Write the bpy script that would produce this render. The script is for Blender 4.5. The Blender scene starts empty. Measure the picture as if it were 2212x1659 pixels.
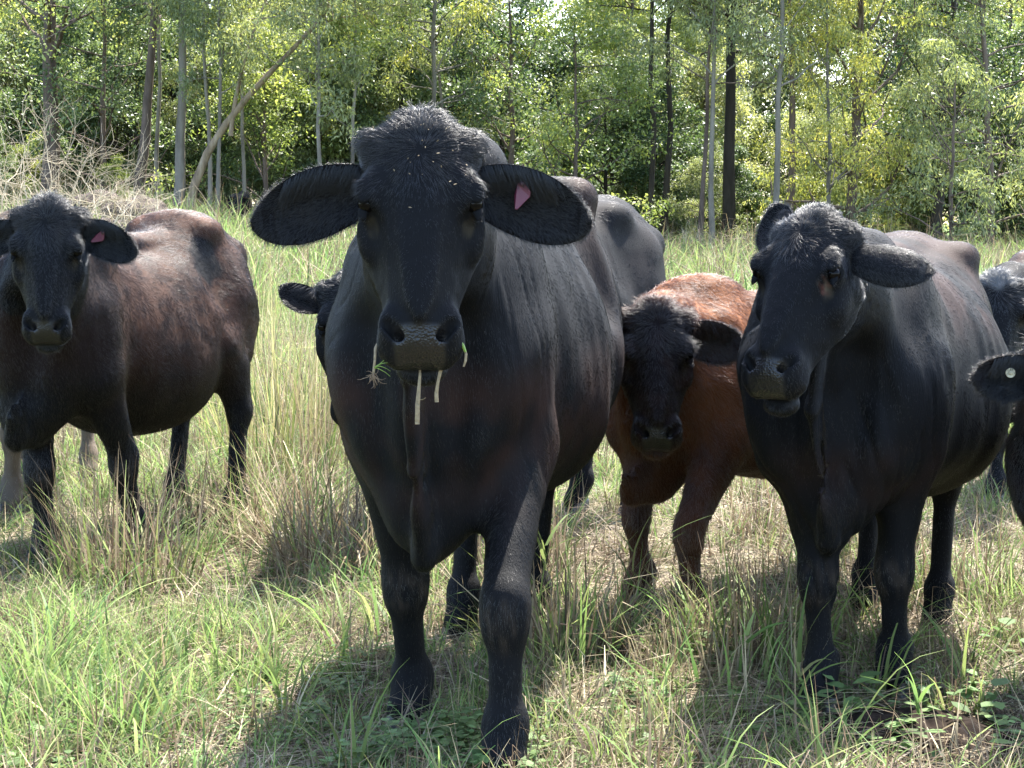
import bpy, math, random, time
import numpy as np
from mathutils import Vector, Matrix
T0 = time.time()
sc = bpy.context.scene
rng = np.random.default_rng(7)
R = math.radians

# ------------------------------------------------------------------ camera, sky, sun, exposure
CAM_H, FPX = 1.27, 2000.0            # lens height above the paddock; focal length in pixels of a 1024 px frame
cam_data = bpy.data.cameras.new('camera'); cam = bpy.data.objects.new('camera', cam_data)
sc.collection.objects.link(cam); sc.camera = cam
cam_data.sensor_width = 36.0; cam_data.lens = 36.0 * FPX / 1024.0
cam_data.clip_start = 0.05; cam_data.clip_end = 3000.0
PITCH = math.atan((384 - 222) / FPX)
cam.location = (0, 0, CAM_H); cam.rotation_euler = (math.pi / 2 - PITCH, 0, 0)

SUN_EL, SUN_AZ = R(58), R(24)        # behind the herd, a little to the right
world = bpy.data.worlds.new('World'); sc.world = world; world.use_nodes = True
wn = world.node_tree.nodes; wl = world.node_tree.links
bg = wn['Background']; sky = wn.new('ShaderNodeTexSky'); sky.sky_type = 'NISHITA'; sky.sun_disc = False
sky.sun_elevation = SUN_EL; sky.sun_rotation = SUN_AZ; sky.air_density = 1.0; sky.dust_density = 1.5; sky.ozone_density = 1.0
wl.new(sky.outputs[0], bg.inputs[0]); bg.inputs[1].default_value = 0.15
sun_d = bpy.data.lights.new('sun', 'SUN'); sun = bpy.data.objects.new('sun', sun_d); sc.collection.objects.link(sun)
sun_d.energy = 4.6; sun_d.angle = R(0.5); sun_d.color = (1.0, 0.955, 0.88)
sdir = Vector((math.sin(SUN_AZ) * math.cos(SUN_EL), math.cos(SUN_AZ) * math.cos(SUN_EL), math.sin(SUN_EL)))
sun.rotation_euler = sdir.to_track_quat('Z', 'Y').to_euler(); sun.location = sdir * 30
sc.view_settings.view_transform = 'Standard'; sc.view_settings.look = 'None'
sc.view_settings.exposure = 2.5; sc.view_settings.gamma = 1.0
sc.cycles.max_bounces = 6; sc.cycles.diffuse_bounces = 3; sc.cycles.glossy_bounces = 2
sc.cycles.transmission_bounces = 4; sc.cycles.transparent_max_bounces = 8
sc.cycles.use_denoising = False if False else True
sc.cycles.caustics_reflective = False; sc.cycles.caustics_refractive = False

# ------------------------------------------------------------------ helpers
def link(o):
    sc.collection.objects.link(o); return o
def tag(o, label=None, cat=None, group=None, kind=None):
    if label: o['label'] = label
    if cat: o['category'] = cat
    if group: o['group'] = group
    if kind: o['kind'] = kind
    return o
def empty(name, loc=(0, 0, 0), rz=0.0):
    o = bpy.data.objects.new(name, None); o.location = loc; o.rotation_euler = (0, 0, rz); o.empty_display_size = .2
    return link(o)
def P2(px, py, d):
    """a point of the place seen at (px, py) of a 2212 px wide view, d metres ahead"""
    k = FPX * 2212 / 1024
    return np.array([(px - 1106) / k * d, d, CAM_H - (py - 480) / k * d])
def make_mesh(name, V, F, mat=None, smooth=True, attrs=None, cattrs=None):
    """V (n,3); F (m,k) array or list of such arrays"""
    Fs = F if isinstance(F, list) else [F]
    me = bpy.data.meshes.new(name)
    V = np.asarray(V, np.float32)
    nl = sum(f.shape[0] * f.shape[1] for f in Fs); nf = sum(f.shape[0] for f in Fs)
    me.vertices.add(len(V)); me.vertices.foreach_set('co', V.ravel())
    me.loops.add(nl); me.loops.foreach_set('vertex_index', np.concatenate([f.ravel() for f in Fs]).astype(np.int32))
    me.polygons.add(nf)
    tot = np.concatenate([np.full(f.shape[0], f.shape[1]) for f in Fs]).astype(np.int32)
    st = np.concatenate([[0], np.cumsum(tot)[:-1]]).astype(np.int32)
    me.polygons.foreach_set('loop_start', st)
    me.update(calc_edges=True)
    me.polygons.foreach_set('use_smooth', np.full(nf, smooth, dtype=bool))
    for k, (dom, ty, arr) in (attrs or {}).items():
        a = me.attributes.new(k, ty, dom)
        if ty == 'FLOAT': a.data.foreach_set('value', np.asarray(arr, np.float32).ravel())
        elif ty == 'FLOAT_COLOR': a.data.foreach_set('color', np.asarray(arr, np.float32).ravel())
        elif ty == 'FLOAT_VECTOR': a.data.foreach_set('vector', np.asarray(arr, np.float32).ravel())
    if mat: me.materials.append(mat)
    me.validate() if False else None
    return me
def obj(name, me, parent=None, loc=None):
    o = bpy.data.objects.new(name, me); link(o)
    if parent: o.parent = parent
    if loc is not None: o.location = loc
    return o

_LAT = {}
def vnoise(Pn, scale, seed=0):
    if seed not in _LAT: _LAT[seed] = np.random.default_rng(1000 + seed).uniform(-1, 1, (32, 32, 32)).astype(np.float32)
    L = _LAT[seed]; q = np.asarray(Pn, np.float32) / scale + 100.37
    i = np.floor(q).astype(int); f = q - i; f = f * f * (3 - 2 * f)
    i0 = i & 31; i1 = (i + 1) & 31
    r = 0
    for a in (0, 1):
        for b in (0, 1):
            for c in (0, 1):
                w = (f[..., 0] if a else 1 - f[..., 0]) * (f[..., 1] if b else 1 - f[..., 1]) * (f[..., 2] if c else 1 - f[..., 2])
                r = r + w * L[(i1 if a else i0)[..., 0], (i1 if b else i0)[..., 1], (i1 if c else i0)[..., 2]]
    return r
def sstep(x, a, b):
    t = np.clip((x - a) / (b - a), 0, 1); return t * t * (3 - 2 * t)
def nrm(v):
    v = np.asarray(v, float); return v / (np.linalg.norm(v, axis=-1, keepdims=True) + 1e-12)

def terrain(x, y):
    x = np.asarray(x, float); y = np.asarray(y, float)
    t = sstep(y, 13, 42)
    z = t * (0.42 + 0.85 * sstep(-x, -1, 8) - 0.15 * sstep(x, 4, 16))
    Pn = np.stack([x, y, x * 0], -1)
    return z + 0.02 * vnoise(Pn, 0.9, 3) + 0.035 * vnoise(Pn, 2.7, 4) * sstep(y, 6, 14)

class NT:
    """small node-tree writer"""
    def __init__(s, name):
        s.m = bpy.data.materials.new(name); s.m.use_nodes = True
        s.n = s.m.node_tree.nodes; s.l = s.m.node_tree.links; s.n.clear()
        s.out = s.n.new('ShaderNodeOutputMaterial')
    def a(s, ty, ins=None, **kw):
        nd = s.n.new(ty)
        for k, v in kw.items(): setattr(nd, k, v)
        for k, v in (ins or {}).items():
            if isinstance(v, bpy.types.NodeSocket): s.l.new(v, nd.inputs[k])
            else: nd.inputs[k].default_value = v
        return nd
    def surf(s, sock): s.l.new(sock, s.out.inputs['Surface'])
    def ramp(s, fac, stops):
        nd = s.n.new('ShaderNodeValToRGB'); s.l.new(fac, nd.inputs[0])
        e = nd.color_ramp.elements
        while len(e) < len(stops): e.new(0.5)
        for el, (p, c) in zip(e, stops): el.position = p; el.color = (*c, 1)
        return nd.outputs[0]
    def mix(s, fac, a, b, mode='MIX'):
        nd = s.n.new('ShaderNodeMix'); nd.data_type = 'RGBA'; nd.blend_type = mode
        for k, v in ((0, fac), (6, a), (7, b)):
            if isinstance(v, bpy.types.NodeSocket): s.l.new(v, nd.inputs[k])
            else: nd.inputs[k].default_value = v if k == 0 else (*v, 1)
        return nd.outputs[2]

# ------------------------------------------------------------------ implicit surfaces
class Field:
    def __init__(s, gx, gy, gz):
        s.g = (np.asarray(gx), np.asarray(gy), np.asarray(gz)); s.F = np.full((len(gx), len(gy), len(gz)), 0.5, np.float32)
    def blk(s, lo, hi, m):
        sl = []
        for g, a, b in zip(s.g, lo, hi):
            i0 = max(0, np.searchsorted(g, a - m) - 1); i1 = min(len(g), np.searchsorted(g, b + m) + 1)
            if i1 <= i0: return None
            sl.append(slice(i0, i1))
        X = s.g[0][sl[0]][:, None, None].astype(np.float32); Y = s.g[1][sl[1]][None, :, None].astype(np.float32); Z = s.g[2][sl[2]][None, None, :].astype(np.float32)
        return tuple(sl), X, Y, Z
    def op(s, fn, lo, hi, k=0.04, cut=False):
        b = s.blk(lo, hi, k + 0.02)
        if b is None: return
        sl, X, Y, Z = b
        d = fn(X, Y, Z); a = s.F[sl]
        if cut:
            h = np.maximum(k - np.abs(a + d), 0) / k
            s.F[sl] = np.maximum(a, -d) + h * h * k * 0.25
        else:
            h = np.maximum(k - np.abs(a - d), 0) / k
            s.F[sl] = np.minimum(a, d) - h * h * k * 0.25
    def ell(s, c, r, Rm=None, k=0.04, cut=False):
        c = np.asarray(c, float); r = np.asarray(r, float)
        Rm = np.eye(3) if Rm is None else np.asarray(Rm)        # rows = local axes
        ext = np.sqrt(((Rm * r[:, None]) ** 2).sum(0))
        def fn(X, Y, Z):
            dx, dy, dz = X - c[0], Y - c[1], Z - c[2]
            k0 = 0; k1 = 0
            for i in range(3):
                q = dx * Rm[i, 0] + dy * Rm[i, 1] + dz * Rm[i, 2]
                k0 = k0 + (q / r[i]) ** 2; k1 = k1 + (q / r[i] ** 2) ** 2
            k0 = np.sqrt(k0); k1 = np.sqrt(k1) + 1e-6
            return k0 * (k0 - 1) / k1
        s.op(fn, c - ext, c + ext, k, cut)
    def cap(s, p0, p1, ab0, ab1, side=(1, 0, 0), k=0.04, cut=False):
        p0 = np.asarray(p0, float); p1 = np.asarray(p1, float); ax = p1 - p0; Ln = np.linalg.norm(ax); ax = ax / Ln
        side = np.asarray(side, float); side = side - ax * side.dot(ax); side = side / np.linalg.norm(side); nn = np.cross(ax, side)
        m = max(*ab0, *ab1)
        def fn(X, Y, Z):
            dx, dy, dz = X - p0[0], Y - p0[1], Z - p0[2]
            t = dx * ax[0] + dy * ax[1] + dz * ax[2]; h = np.clip(t / Ln, 0, 1)
            e = t - h * Ln
            l = dx * side[0] + dy * side[1] + dz * side[2]; o = dx * nn[0] + dy * nn[1] + dz * nn[2]
            a = ab0[0] + (ab1[0] - ab0[0]) * h; b = ab0[1] + (ab1[1] - ab0[1]) * h; c = np.minimum(a, b)
            k0 = np.sqrt((l / a) ** 2 + (o / b) ** 2 + (e / c) ** 2); k1 = np.sqrt((l / a ** 2) ** 2 + (o / b ** 2) ** 2 + (e / c ** 2) ** 2) + 1e-6
            return k0 * (k0 - 1) / k1
        s.op(fn, np.minimum(p0, p1) - m, np.maximum(p0, p1) + m, k, cut)
    def loft(s, org, Rm, tab, pw=2.2, egg=0.0, k=0.04):
        """tab rows: s, halfwidth, top, bottom; Rm rows: s axis, lateral, up"""
        org = np.asarray(org, float); Rm = np.asarray(Rm, float); tab = np.asarray(tab, float)
        ss = np.linspace(tab[0, 0], tab[-1, 0], 240)
        cols = []
        for j in (1, 2, 3):
            y = tab[:, j]; x = tab[:, 0]; dd = np.gradient(y, x)
            i = np.clip(np.searchsorted(x, ss) - 1, 0, len(x) - 2); hh = x[i + 1] - x[i]; t = (ss - x[i]) / hh
            cols.append((2 * t**3 - 3 * t**2 + 1) * y[i] + (t**3 - 2 * t**2 + t) * hh * dd[i] + (-2 * t**3 + 3 * t**2) * y[i + 1] + (t**3 - t**2) * hh * dd[i + 1])
        Wt, Tt, Bt = cols; Wt = np.maximum(Wt, 0.01)
        m = np.array([[tab[0, 0], -Wt.max(), Bt.min()], [tab[-1, 0], Wt.max(), Tt.max()]])
        cr = np.array([[m[a, 0], m[b, 1], m[c, 2]] for a in (0, 1) for b in (0, 1) for c in (0, 1)]) @ Rm + org
        def fn(X, Y, Z):
            dx, dy, dz = X - org[0], Y - org[1], Z - org[2]
            u = dx * Rm[0, 0] + dy * Rm[0, 1] + dz * Rm[0, 2]; l = dx * Rm[1, 0] + dy * Rm[1, 1] + dz * Rm[1, 2]; v = dx * Rm[2, 0] + dy * Rm[2, 1] + dz * Rm[2, 2]
            W = np.interp(u, ss, Wt); T = np.interp(u, ss, Tt); B = np.interp(u, ss, Bt)
            c = (T + B) / 2; H = np.maximum((T - B) / 2, 0.01); n = (v - c) / H
            W = W * (1 - egg * np.clip(n, -1.2, 1.2))
            q = (np.abs(l / W) ** pw + np.abs(n) ** pw) ** (1 / pw)
            g = np.sqrt((np.abs(l) / W ** 2) ** 2 + (np.abs(n) / H) ** 2) / np.maximum(np.sqrt((l / W) ** 2 + n ** 2), 1e-3)
            d = (q - 1) / np.maximum(g, 1e-3)
            return np.maximum(d, np.maximum(tab[0, 0] - u, u - tab[-1, 0])).astype(np.float32)
        s.op(fn, cr.min(0), cr.max(0), k)
    def mesh(s, smooth=2):
        F = s.F; gx, gy, gz = s.g; I = F < 0
        n = np.array(F.shape)
        act = np.zeros(n - 1, bool); allin = np.ones(n - 1, bool)
        sl = lambda a: slice(a, -1 if a == 0 else None)
        for a in (0, 1):
            for b in (0, 1):
                for c in (0, 1):
                    v = I[sl(a), sl(b), sl(c)]; act |= v; allin &= v
        act &= ~allin
        idx = np.argwhere(act); vid = np.full(act.shape, -1, np.int32); vid[act] = np.arange(len(idx))
        acc = np.zeros((len(idx), 3)); cnt = np.zeros(len(idx))
        corners = [(a, b, c) for a in (0, 1) for b in (0, 1) for c in (0, 1)]
        G = lambda ij: np.stack([gx[ij[:, 0]], gy[ij[:, 1]], gz[ij[:, 2]]], 1)
        for A in corners:
            for ax in range(3):
                if A[ax]: continue
                Bc = list(A); Bc[ax] = 1
                ia = idx + np.array(A); ib = idx + np.array(Bc)
                fa = F[tuple(ia.T)]; fb = F[tuple(ib.T)]; m = (fa < 0) != (fb < 0)
                t = (fa / np.where(fa == fb, 1, fa - fb))[:, None]
                p = G(ia) * (1 - t) + G(ib) * t
                acc[m] += p[m]; cnt[m] += 1
        V = acc / cnt[:, None]
        quads = []
        for ax in range(3):
            sh0 = [slice(None)] * 3; sh1 = [slice(None)] * 3
            for o in range(3):
                if o == ax: sh0[o] = slice(0, -1); sh1[o] = slice(1, None)
                else: sh0[o] = slice(1, -1); sh1[o] = slice(1, -1)
            A = I[tuple(sh0)]; B = I[tuple(sh1)]; ch = np.argwhere(A != B)
            if not len(ch): continue
            flip = A[tuple(ch.T)]
            o1, o2 = [(1, 2), (2, 0), (0, 1)][ax]
            base = ch.copy(); base[:, o1] += 1; base[:, o2] += 1
            def cell(d1, d2):
                q = base.copy(); q[:, o1] += d1; q[:, o2] += d2; return vid[tuple(q.T)]
            q = np.stack([cell(-1, -1), cell(0, -1), cell(0, 0), cell(-1, 0)], 1)
            q[~flip] = q[~flip][:, ::-1]
            quads.append(q)
        Q = np.concatenate(quads); Q = Q[(Q >= 0).all(1)]
        E = np.concatenate([Q[:, [0, 1]], Q[:, [1, 2]], Q[:, [2, 3]], Q[:, [3, 0]]])
        for _ in range(smooth):
            S = np.zeros_like(V); C = np.bincount(E[:, 0], minlength=len(V)) + np.bincount(E[:, 1], minlength=len(V))
            for j in range(3): S[:, j] = np.bincount(E[:, 0], V[E[:, 1], j], len(V)) + np.bincount(E[:, 1], V[E[:, 0], j], len(V))
            V = V * 0.5 + 0.5 * S / np.maximum(C, 1)[:, None]
        return V, Q
def vnormals(V, Q):
    a = V[Q[:, 2]] - V[Q[:, 0]]; b = V[Q[:, 3]] - V[Q[:, 1]]; fn = np.cross(a, b)
    N = np.zeros_like(V)
    for c in range(4):
        for j in range(3): N[:, j] += np.bincount(Q[:, c], fn[:, j], len(V))
    return nrm(N)
def grid(lo, hi, flo, fhi, h, hf):
    """spacing h, hf inside flo..fhi, eased between"""
    out = [lo]; x = lo
    while x < hi:
        d = max(flo - x, x - fhi, 0); st = min(h, hf + d * 0.25); x += st; out.append(x)
    return np.array(out)
def simple(name, colr, rough=0.5, spec=0.5, scale=40, var=0.3, bump=0.0, metal=0):
    t = NT(name); tc = t.a('ShaderNodeTexCoord'); nz = t.a('ShaderNodeTexNoise', {'Scale': float(scale), 'Detail': 4.0}); t.l.new(tc.outputs['Object'], nz.inputs['Vector'])
    a = tuple(x * (1 - var) for x in colr); bb = tuple(min(1, x * (1 + var)) for x in colr)
    c = t.ramp(nz.outputs[0], [(0.3, a), (0.7, bb)])
    ins = {'Base Color': c, 'Roughness': rough, 'Specular IOR Level': spec, 'Metallic': metal}
    if bump:
        bp = t.a('ShaderNodeBump', {'Strength': bump, 'Distance': 0.01, 'Height': nz.outputs[0]}); ins['Normal'] = bp.outputs[0]
    b = t.a('ShaderNodeBsdfPrincipled', ins); t.surf(b.outputs[0]); return t.m
# ------------------------------------------------------------------ ground
def ground_material():
    t = NT('paddock_soil'); tc = t.a('ShaderNodeTexCoord')
    def noise(s, d=5.0, r=.6):
        n = t.a('ShaderNodeTexNoise', {'Scale': s, 'Detail': d, 'Roughness': r}); t.l.new(tc.outputs['Object'], n.inputs['Vector']); return n.outputs[0]
    n1 = noise(.35); n2 = noise(3.5); n3 = noise(38.0, 6.0, .7)
    soil = t.ramp(n3, [(.3, (.022, .017, .011)), (.5, (.055, .042, .026)), (.7, (.13, .105, .06))])
    green = t.ramp(n3, [(.25, (.035, .055, .012)), (.6, (.10, .15, .030)), (.85, (.20, .22, .07))])
    sep = t.a('ShaderNodeSeparateXYZ'); t.l.new(tc.outputs['Object'], sep.inputs[0])
    far = t.a('ShaderNodeMapRange', {'Value': sep.outputs[1], 'From Min': 7.0, 'From Max': 16.0}).outputs[0]
    f = t.a('ShaderNodeMath', {0: n2, 1: far}, operation='ADD'); f2 = t.a('ShaderNodeMath', {0: f.outputs[0], 1: n1}, operation='ADD')
    fac = t.ramp(f2.outputs[0], [(.95, (0, 0, 0)), (1.0, (1, 1, 1))])
    fr = t.a('ShaderNodeMapRange', {'Value': f2.outputs[0], 'From Min': .95, 'From Max': 1.5}).outputs[0]
    c = t.mix(fr, soil, green)
    b = t.a('ShaderNodeBump', {'Strength': .9, 'Distance': .03, 'Height': n3})
    t.surf(t.a('ShaderNodeBsdfPrincipled', {'Base Color': c, 'Roughness': .95, 'Specular IOR Level': .15, 'Normal': b.outputs[0]}).outputs[0])
    return t.m
gx = np.concatenate([np.linspace(-600, -30, 12)[:-1], np.linspace(-30, -5, 40)[:-1], np.linspace(-5, 5, 160)[:-1], np.linspace(5, 30, 40)[:-1], np.linspace(30, 600, 12)])
gy = np.concatenate([np.linspace(-60, 1.5, 12)[:-1], np.linspace(1.5, 12, 170)[:-1], np.linspace(12, 60, 90)[:-1], np.linspace(60, 900, 16)])
X, Y = np.meshgrid(gx, gy, indexing='ij'); Z = terrain(X, Y)
MUD = (1.02, 4.86)
def mudh(x, y): 
    r = np.hypot((x - MUD[0]) / .26, (y - MUD[1]) / .20); return .035 * (1 - sstep(r, .2, 1.1))
i = (np.arange(len(gx) - 1)[:, None] * len(gy) + np.arange(len(gy) - 1)[None, :]).ravel(); n = len(gy)
obj('ground', make_mesh('ground', np.stack([X, Y, Z], -1).reshape(-1, 3), np.stack([i, i + n, i + n + 1, i + 1], 1), ground_material()))['kind'] = 'structure'
# churned mud by the right cow's hoof
mx = np.linspace(-.42, .42, 110); MX, MY = np.meshgrid(mx, mx * .8, indexing='ij'); Pm = np.stack([MX + MUD[0], MY + MUD[1], MX * 0], -1)
rr = np.hypot(MX / .34, MY / .27) + .18 * vnoise(Pm, .12, 61); mz = terrain(Pm[..., 0], Pm[..., 1]) + .040 * (1 - sstep(rr, .1, 1.0)) - .012 * sstep(rr, .9, 1.1) + (.020 * vnoise(Pm, .05, 62) + .010 * vnoise(Pm, .022, 63)) * (1 - sstep(rr, .7, 1.05))
i = (np.arange(109)[:, None] * 110 + np.arange(109)[None, :]).ravel()
tag(obj('mud_patch', make_mesh('mud_patch', np.stack([Pm[..., 0], Pm[..., 1], mz], -1).reshape(-1, 3), np.stack([i, i + 110, i + 111, i + 1], 1), simple('wet_mud', (.020, .0145, .011), 1.0, .05, 45, .35, .25))), kind='structure')

# ------------------------------------------------------------------ scattering
def blades(rg, n, h, w, spread, lean, nseg=4, curl=.5, cols=None, flat=0.0, kink=0.0):
    V = []; F = []; C = []
    for k in range(n):
        a = rg.uniform(0, 2 * math.pi); r = spread * math.sqrt(rg.random()); bx, by = r * math.cos(a), r * math.sin(a)
        hh = rg.uniform(*h); ww = rg.uniform(*w); da = rg.uniform(0, 2 * math.pi) if flat else a + rg.normal(0, .9); ln = lean * abs(rg.normal(.6, .5)) + flat
        dx, dy = math.cos(da), math.sin(da); px, py = -dy, dx; c = cols[rg.integers(len(cols))] * rg.uniform(.7, 1.25)
        p = np.array([bx, by, -.01 + (.012 * rg.random() if flat else 0)]); el = max(.02, math.pi / 2 - ln); tw = rg.uniform(-.8, .8); ks = rg.integers(1, nseg + 1) if rg.random() < kink else -1
        base = len(V); az = 0
        for s in range(nseg + 1):
            t = s / nseg; wd = ww * (1 - t ** 1.6) * (.75 + .5 * math.sin(math.pi * min(1, t + .25))) + (.0006 if not flat else .001)
            q = np.array([px * math.cos(tw) , py * math.cos(tw), math.sin(tw) * .6])
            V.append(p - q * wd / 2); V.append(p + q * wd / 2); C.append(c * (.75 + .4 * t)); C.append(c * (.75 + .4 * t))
            if s == ks: az += rg.uniform(-1.5, 1.5); el -= rg.uniform(.3, 1.6)
            d = np.array([dx * math.cos(el) * math.cos(az) - dy * math.sin(az) * .8, dy * math.cos(el) * math.cos(az) + dx * math.sin(az) * .8, math.sin(el)]); p = p + d * hh / nseg
            if flat and p[2] < -.005: p[2] = .004
            el -= curl * rg.uniform(.3, 1.3) / nseg * (1 if not flat else .2); tw += .15
        for s in range(nseg): F.append((base + 2 * s, base + 2 * s + 1, base + 2 * s + 3, base + 2 * s + 2))
    return np.array(V), np.array(F), np.array(C)
def blade_material(name, trans=.45, rough=.55):
    t = NT(name); col = t.a('ShaderNodeAttribute', attribute_name='blade_colour').outputs['Color']; rnd = t.a('ShaderNodeObjectInfo').outputs['Random']
    k = t.a('ShaderNodeMapRange', {'Value': rnd, 'To Min': .70, 'To Max': 1.25}).outputs[0]; hsv = t.a('ShaderNodeHueSaturation', {'Color': col, 'Value': k, 'Saturation': .86})
    h = t.a('ShaderNodeMapRange', {'Value': rnd, 'To Min': .485, 'To Max': .515}).outputs[0]; t.l.new(h, hsv.inputs['Hue'])
    b = t.a('ShaderNodeBsdfPrincipled', {'Base Color': hsv.outputs[0], 'Roughness': rough, 'Specular IOR Level': .14}); tr = t.a('ShaderNodeBsdfTranslucent', {'Color': hsv.outputs[0]})
    m = t.a('ShaderNodeMixShader', {0: trans}); t.l.new(b.outputs[0], m.inputs[1]); t.l.new(tr.outputs[0], m.inputs[2]); t.surf(m.outputs[0]); return t.m
M_BLADE = blade_material('grass_blade'); M_STRAW = blade_material('straw_blade', .25, .6)
GREEN = [np.array(c) for c in ((.13, .22, .035), (.17, .27, .045), (.10, .18, .035), (.22, .30, .06), (.26, .30, .08))]
DRY = [np.array(c) for c in ((.27, .205, .11), (.20, .14, .075), (.36, .29, .17), (.13, .09, .055), (.25, .20, .125))]
GOLD = [np.array(c) for c in ((.42, .33, .15), (.36, .33, .12), (.30, .32, .09), (.46, .38, .2))]
def bl_mesh(name, args, mat):
    V, F, C = [np.concatenate(z) if i != 1 else z for i, z in enumerate(zip(*args))]
    off = 0; Fs = []
    for (v, f, c) in args: Fs.append(f + off); off += len(v)
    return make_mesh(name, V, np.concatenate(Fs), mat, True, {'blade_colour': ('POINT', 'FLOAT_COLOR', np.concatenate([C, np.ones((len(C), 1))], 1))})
def collection_of(name, meshes):
    c = bpy.data.collections.new(name)
    for k, me in enumerate(meshes): c.objects.link(bpy.data.objects.new('%s_%02d' % (name, k), me))
    return c
def scatter(name, pts, rot, scl, idx, coll, parent=None):
    me = bpy.data.meshes.new(name); me.vertices.add(len(pts)); me.vertices.foreach_set('co', np.asarray(pts, np.float32).ravel())
    for k, ty, arr in (('rot', 'FLOAT_VECTOR', rot), ('scl', 'FLOAT', scl)):
        a = me.attributes.new(k, ty, 'POINT'); a.data.foreach_set('vector' if ty == 'FLOAT_VECTOR' else 'value', np.asarray(arr, np.float32).ravel())
    a = me.attributes.new('idx', 'INT', 'POINT'); a.data.foreach_set('value', np.asarray(idx, np.int32))
    o = bpy.data.objects.new(name, me); link(o); o.parent = parent
    g = bpy.data.node_groups.new(name + '_scatter', 'GeometryNodeTree')
    g.interface.new_socket('Geometry', in_out='INPUT', socket_type='NodeSocketGeometry'); g.interface.new_socket('Geometry', in_out='OUTPUT', socket_type='NodeSocketGeometry')
    N = g.nodes; gi = N.new('NodeGroupInput'); go = N.new('NodeGroupOutput'); io = N.new('GeometryNodeInstanceOnPoints'); ci = N.new('GeometryNodeCollectionInfo')
    ci.inputs[0].default_value = coll; ci.inputs['Separate Children'].default_value = True; ci.inputs['Reset Children'].default_value = True
    def at(nm, ty):
        n = N.new('GeometryNodeInputNamedAttribute'); n.data_type = ty; n.inputs[0].default_value = nm; return n.outputs[0]
    g.links.new(gi.outputs[0], io.inputs['Points']); g.links.new(ci.outputs[0], io.inputs['Instance']); io.inputs['Pick Instance'].default_value = True
    g.links.new(at('idx', 'INT'), io.inputs['Instance Index']); e2r = N.new('FunctionNodeEulerToRotation'); g.links.new(at('rot', 'FLOAT_VECTOR'), e2r.inputs[0]); g.links.new(e2r.outputs[0], io.inputs['Rotation'])
    g.links.new(at('scl', 'FLOAT'), io.inputs['Scale']); g.links.new(io.outputs[0], go.inputs[0])
    md = o.modifiers.new('scatter', 'NODES'); md.node_group = g
    return o
gr = np.random.default_rng(5)
tufts = []
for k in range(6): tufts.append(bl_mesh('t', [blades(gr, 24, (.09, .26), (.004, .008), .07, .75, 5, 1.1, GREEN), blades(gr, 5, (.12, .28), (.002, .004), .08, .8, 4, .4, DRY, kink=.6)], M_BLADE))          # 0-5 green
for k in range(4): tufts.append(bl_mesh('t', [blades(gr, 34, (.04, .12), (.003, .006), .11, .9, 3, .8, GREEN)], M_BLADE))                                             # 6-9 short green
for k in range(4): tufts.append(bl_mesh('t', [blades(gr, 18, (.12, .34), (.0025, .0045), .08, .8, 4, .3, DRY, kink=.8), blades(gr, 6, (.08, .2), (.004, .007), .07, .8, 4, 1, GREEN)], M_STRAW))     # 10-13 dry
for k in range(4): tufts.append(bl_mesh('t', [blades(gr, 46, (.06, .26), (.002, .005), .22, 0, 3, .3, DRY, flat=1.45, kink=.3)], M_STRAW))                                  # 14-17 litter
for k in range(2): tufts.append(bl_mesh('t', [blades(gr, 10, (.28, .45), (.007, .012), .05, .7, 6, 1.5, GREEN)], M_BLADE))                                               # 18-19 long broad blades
TUFTS = collection_of('tuft', tufts)
def pick(rg, green, n):
    """green 0..1 -> index"""
    u = rg.random(n); out = np.where(u < green * .42, rg.integers(0, 6, n), np.where(u < green * .85, rg.integers(6, 10, n), np.where(rg.random(n) < .42, rg.integers(10, 14, n), rg.integers(14, 18, n))))
    return out
allp, alls, alli = [], [], []
for (y0, y1, dens, s0, s1, mrg) in ((2.6, 6.5, 230, .5, .95, 1.0), (6.5, 12, 95, .7, 1.15, 2.2), (12, 22, 34, 1.2, 2.0, 4), (22, 50, 11, 2.4, 4.0, 7)):
    A = (y1 - y0) * (.256 * (y0 + y1) + 2 * mrg); n = int(A * dens); y = gr.uniform(y0, y1, n); x = gr.uniform(-1, 1, n) * (.256 * y1 + mrg)
    m = np.abs(x) < .256 * y + mrg; x, y = x[m], y[m]; Pn = np.stack([x, y, x * 0], -1)
    bare = vnoise(Pn, .55, 14) + .5 * vnoise(Pn, .2, 15)
    keep = (bare < .62) | (gr.random(len(x)) < .45) 
    hoofs = [(-.259, 5.02), (-.02, 4.62), (.80, 5.14), (1.03, 5.33), (-.155, 5.98)]
    nearh = np.min([np.hypot((x - a), (y - b + .12) * .8) for a, b in hoofs], axis=0); keep &= (nearh > .09)
    mud = np.hypot((x - MUD[0]) / .30, (y - MUD[1]) / .24) < 1; keep &= ~mud
    x, y, Pn = x[keep], y[keep], Pn[keep]; green = np.clip(.44 + .55 * vnoise(Pn, 1.1, 11) + .35 * vnoise(Pn, .35, 12) + .20 * sstep(y, 8, 14) + .30 * sstep(-x, .4, 1.1) * (1 - sstep(y, 5.5, 7)) - .16 * sstep(x, -.1, .4) * (1 - sstep(y, 6.5, 8)), .08, .97)
    ix = pick(gr, green, len(x)); sz = gr.uniform(s0, s1, len(x)) * (1 + .25 * vnoise(Pn, .8, 13))
    sz *= 1 + .45 * sstep(-x, .45, 1.0) * (1 - sstep(y, 5.3, 6.5)); sz = np.where((ix >= 14), np.minimum(sz, 1.6), sz)
    allp.append(np.stack([x, y, terrain(x, y)], -1)); alls.append(sz); alli.append(ix)
n = 1100; y = gr.uniform(3, 10, n); x = gr.uniform(-1, 1, n) * (.27 * y + .3); allp.append(np.stack([x, y, terrain(x, y)], -1)); alls.append(gr.uniform(.6, 1.2, n)); alli.append(gr.integers(14, 18, n))
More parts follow.
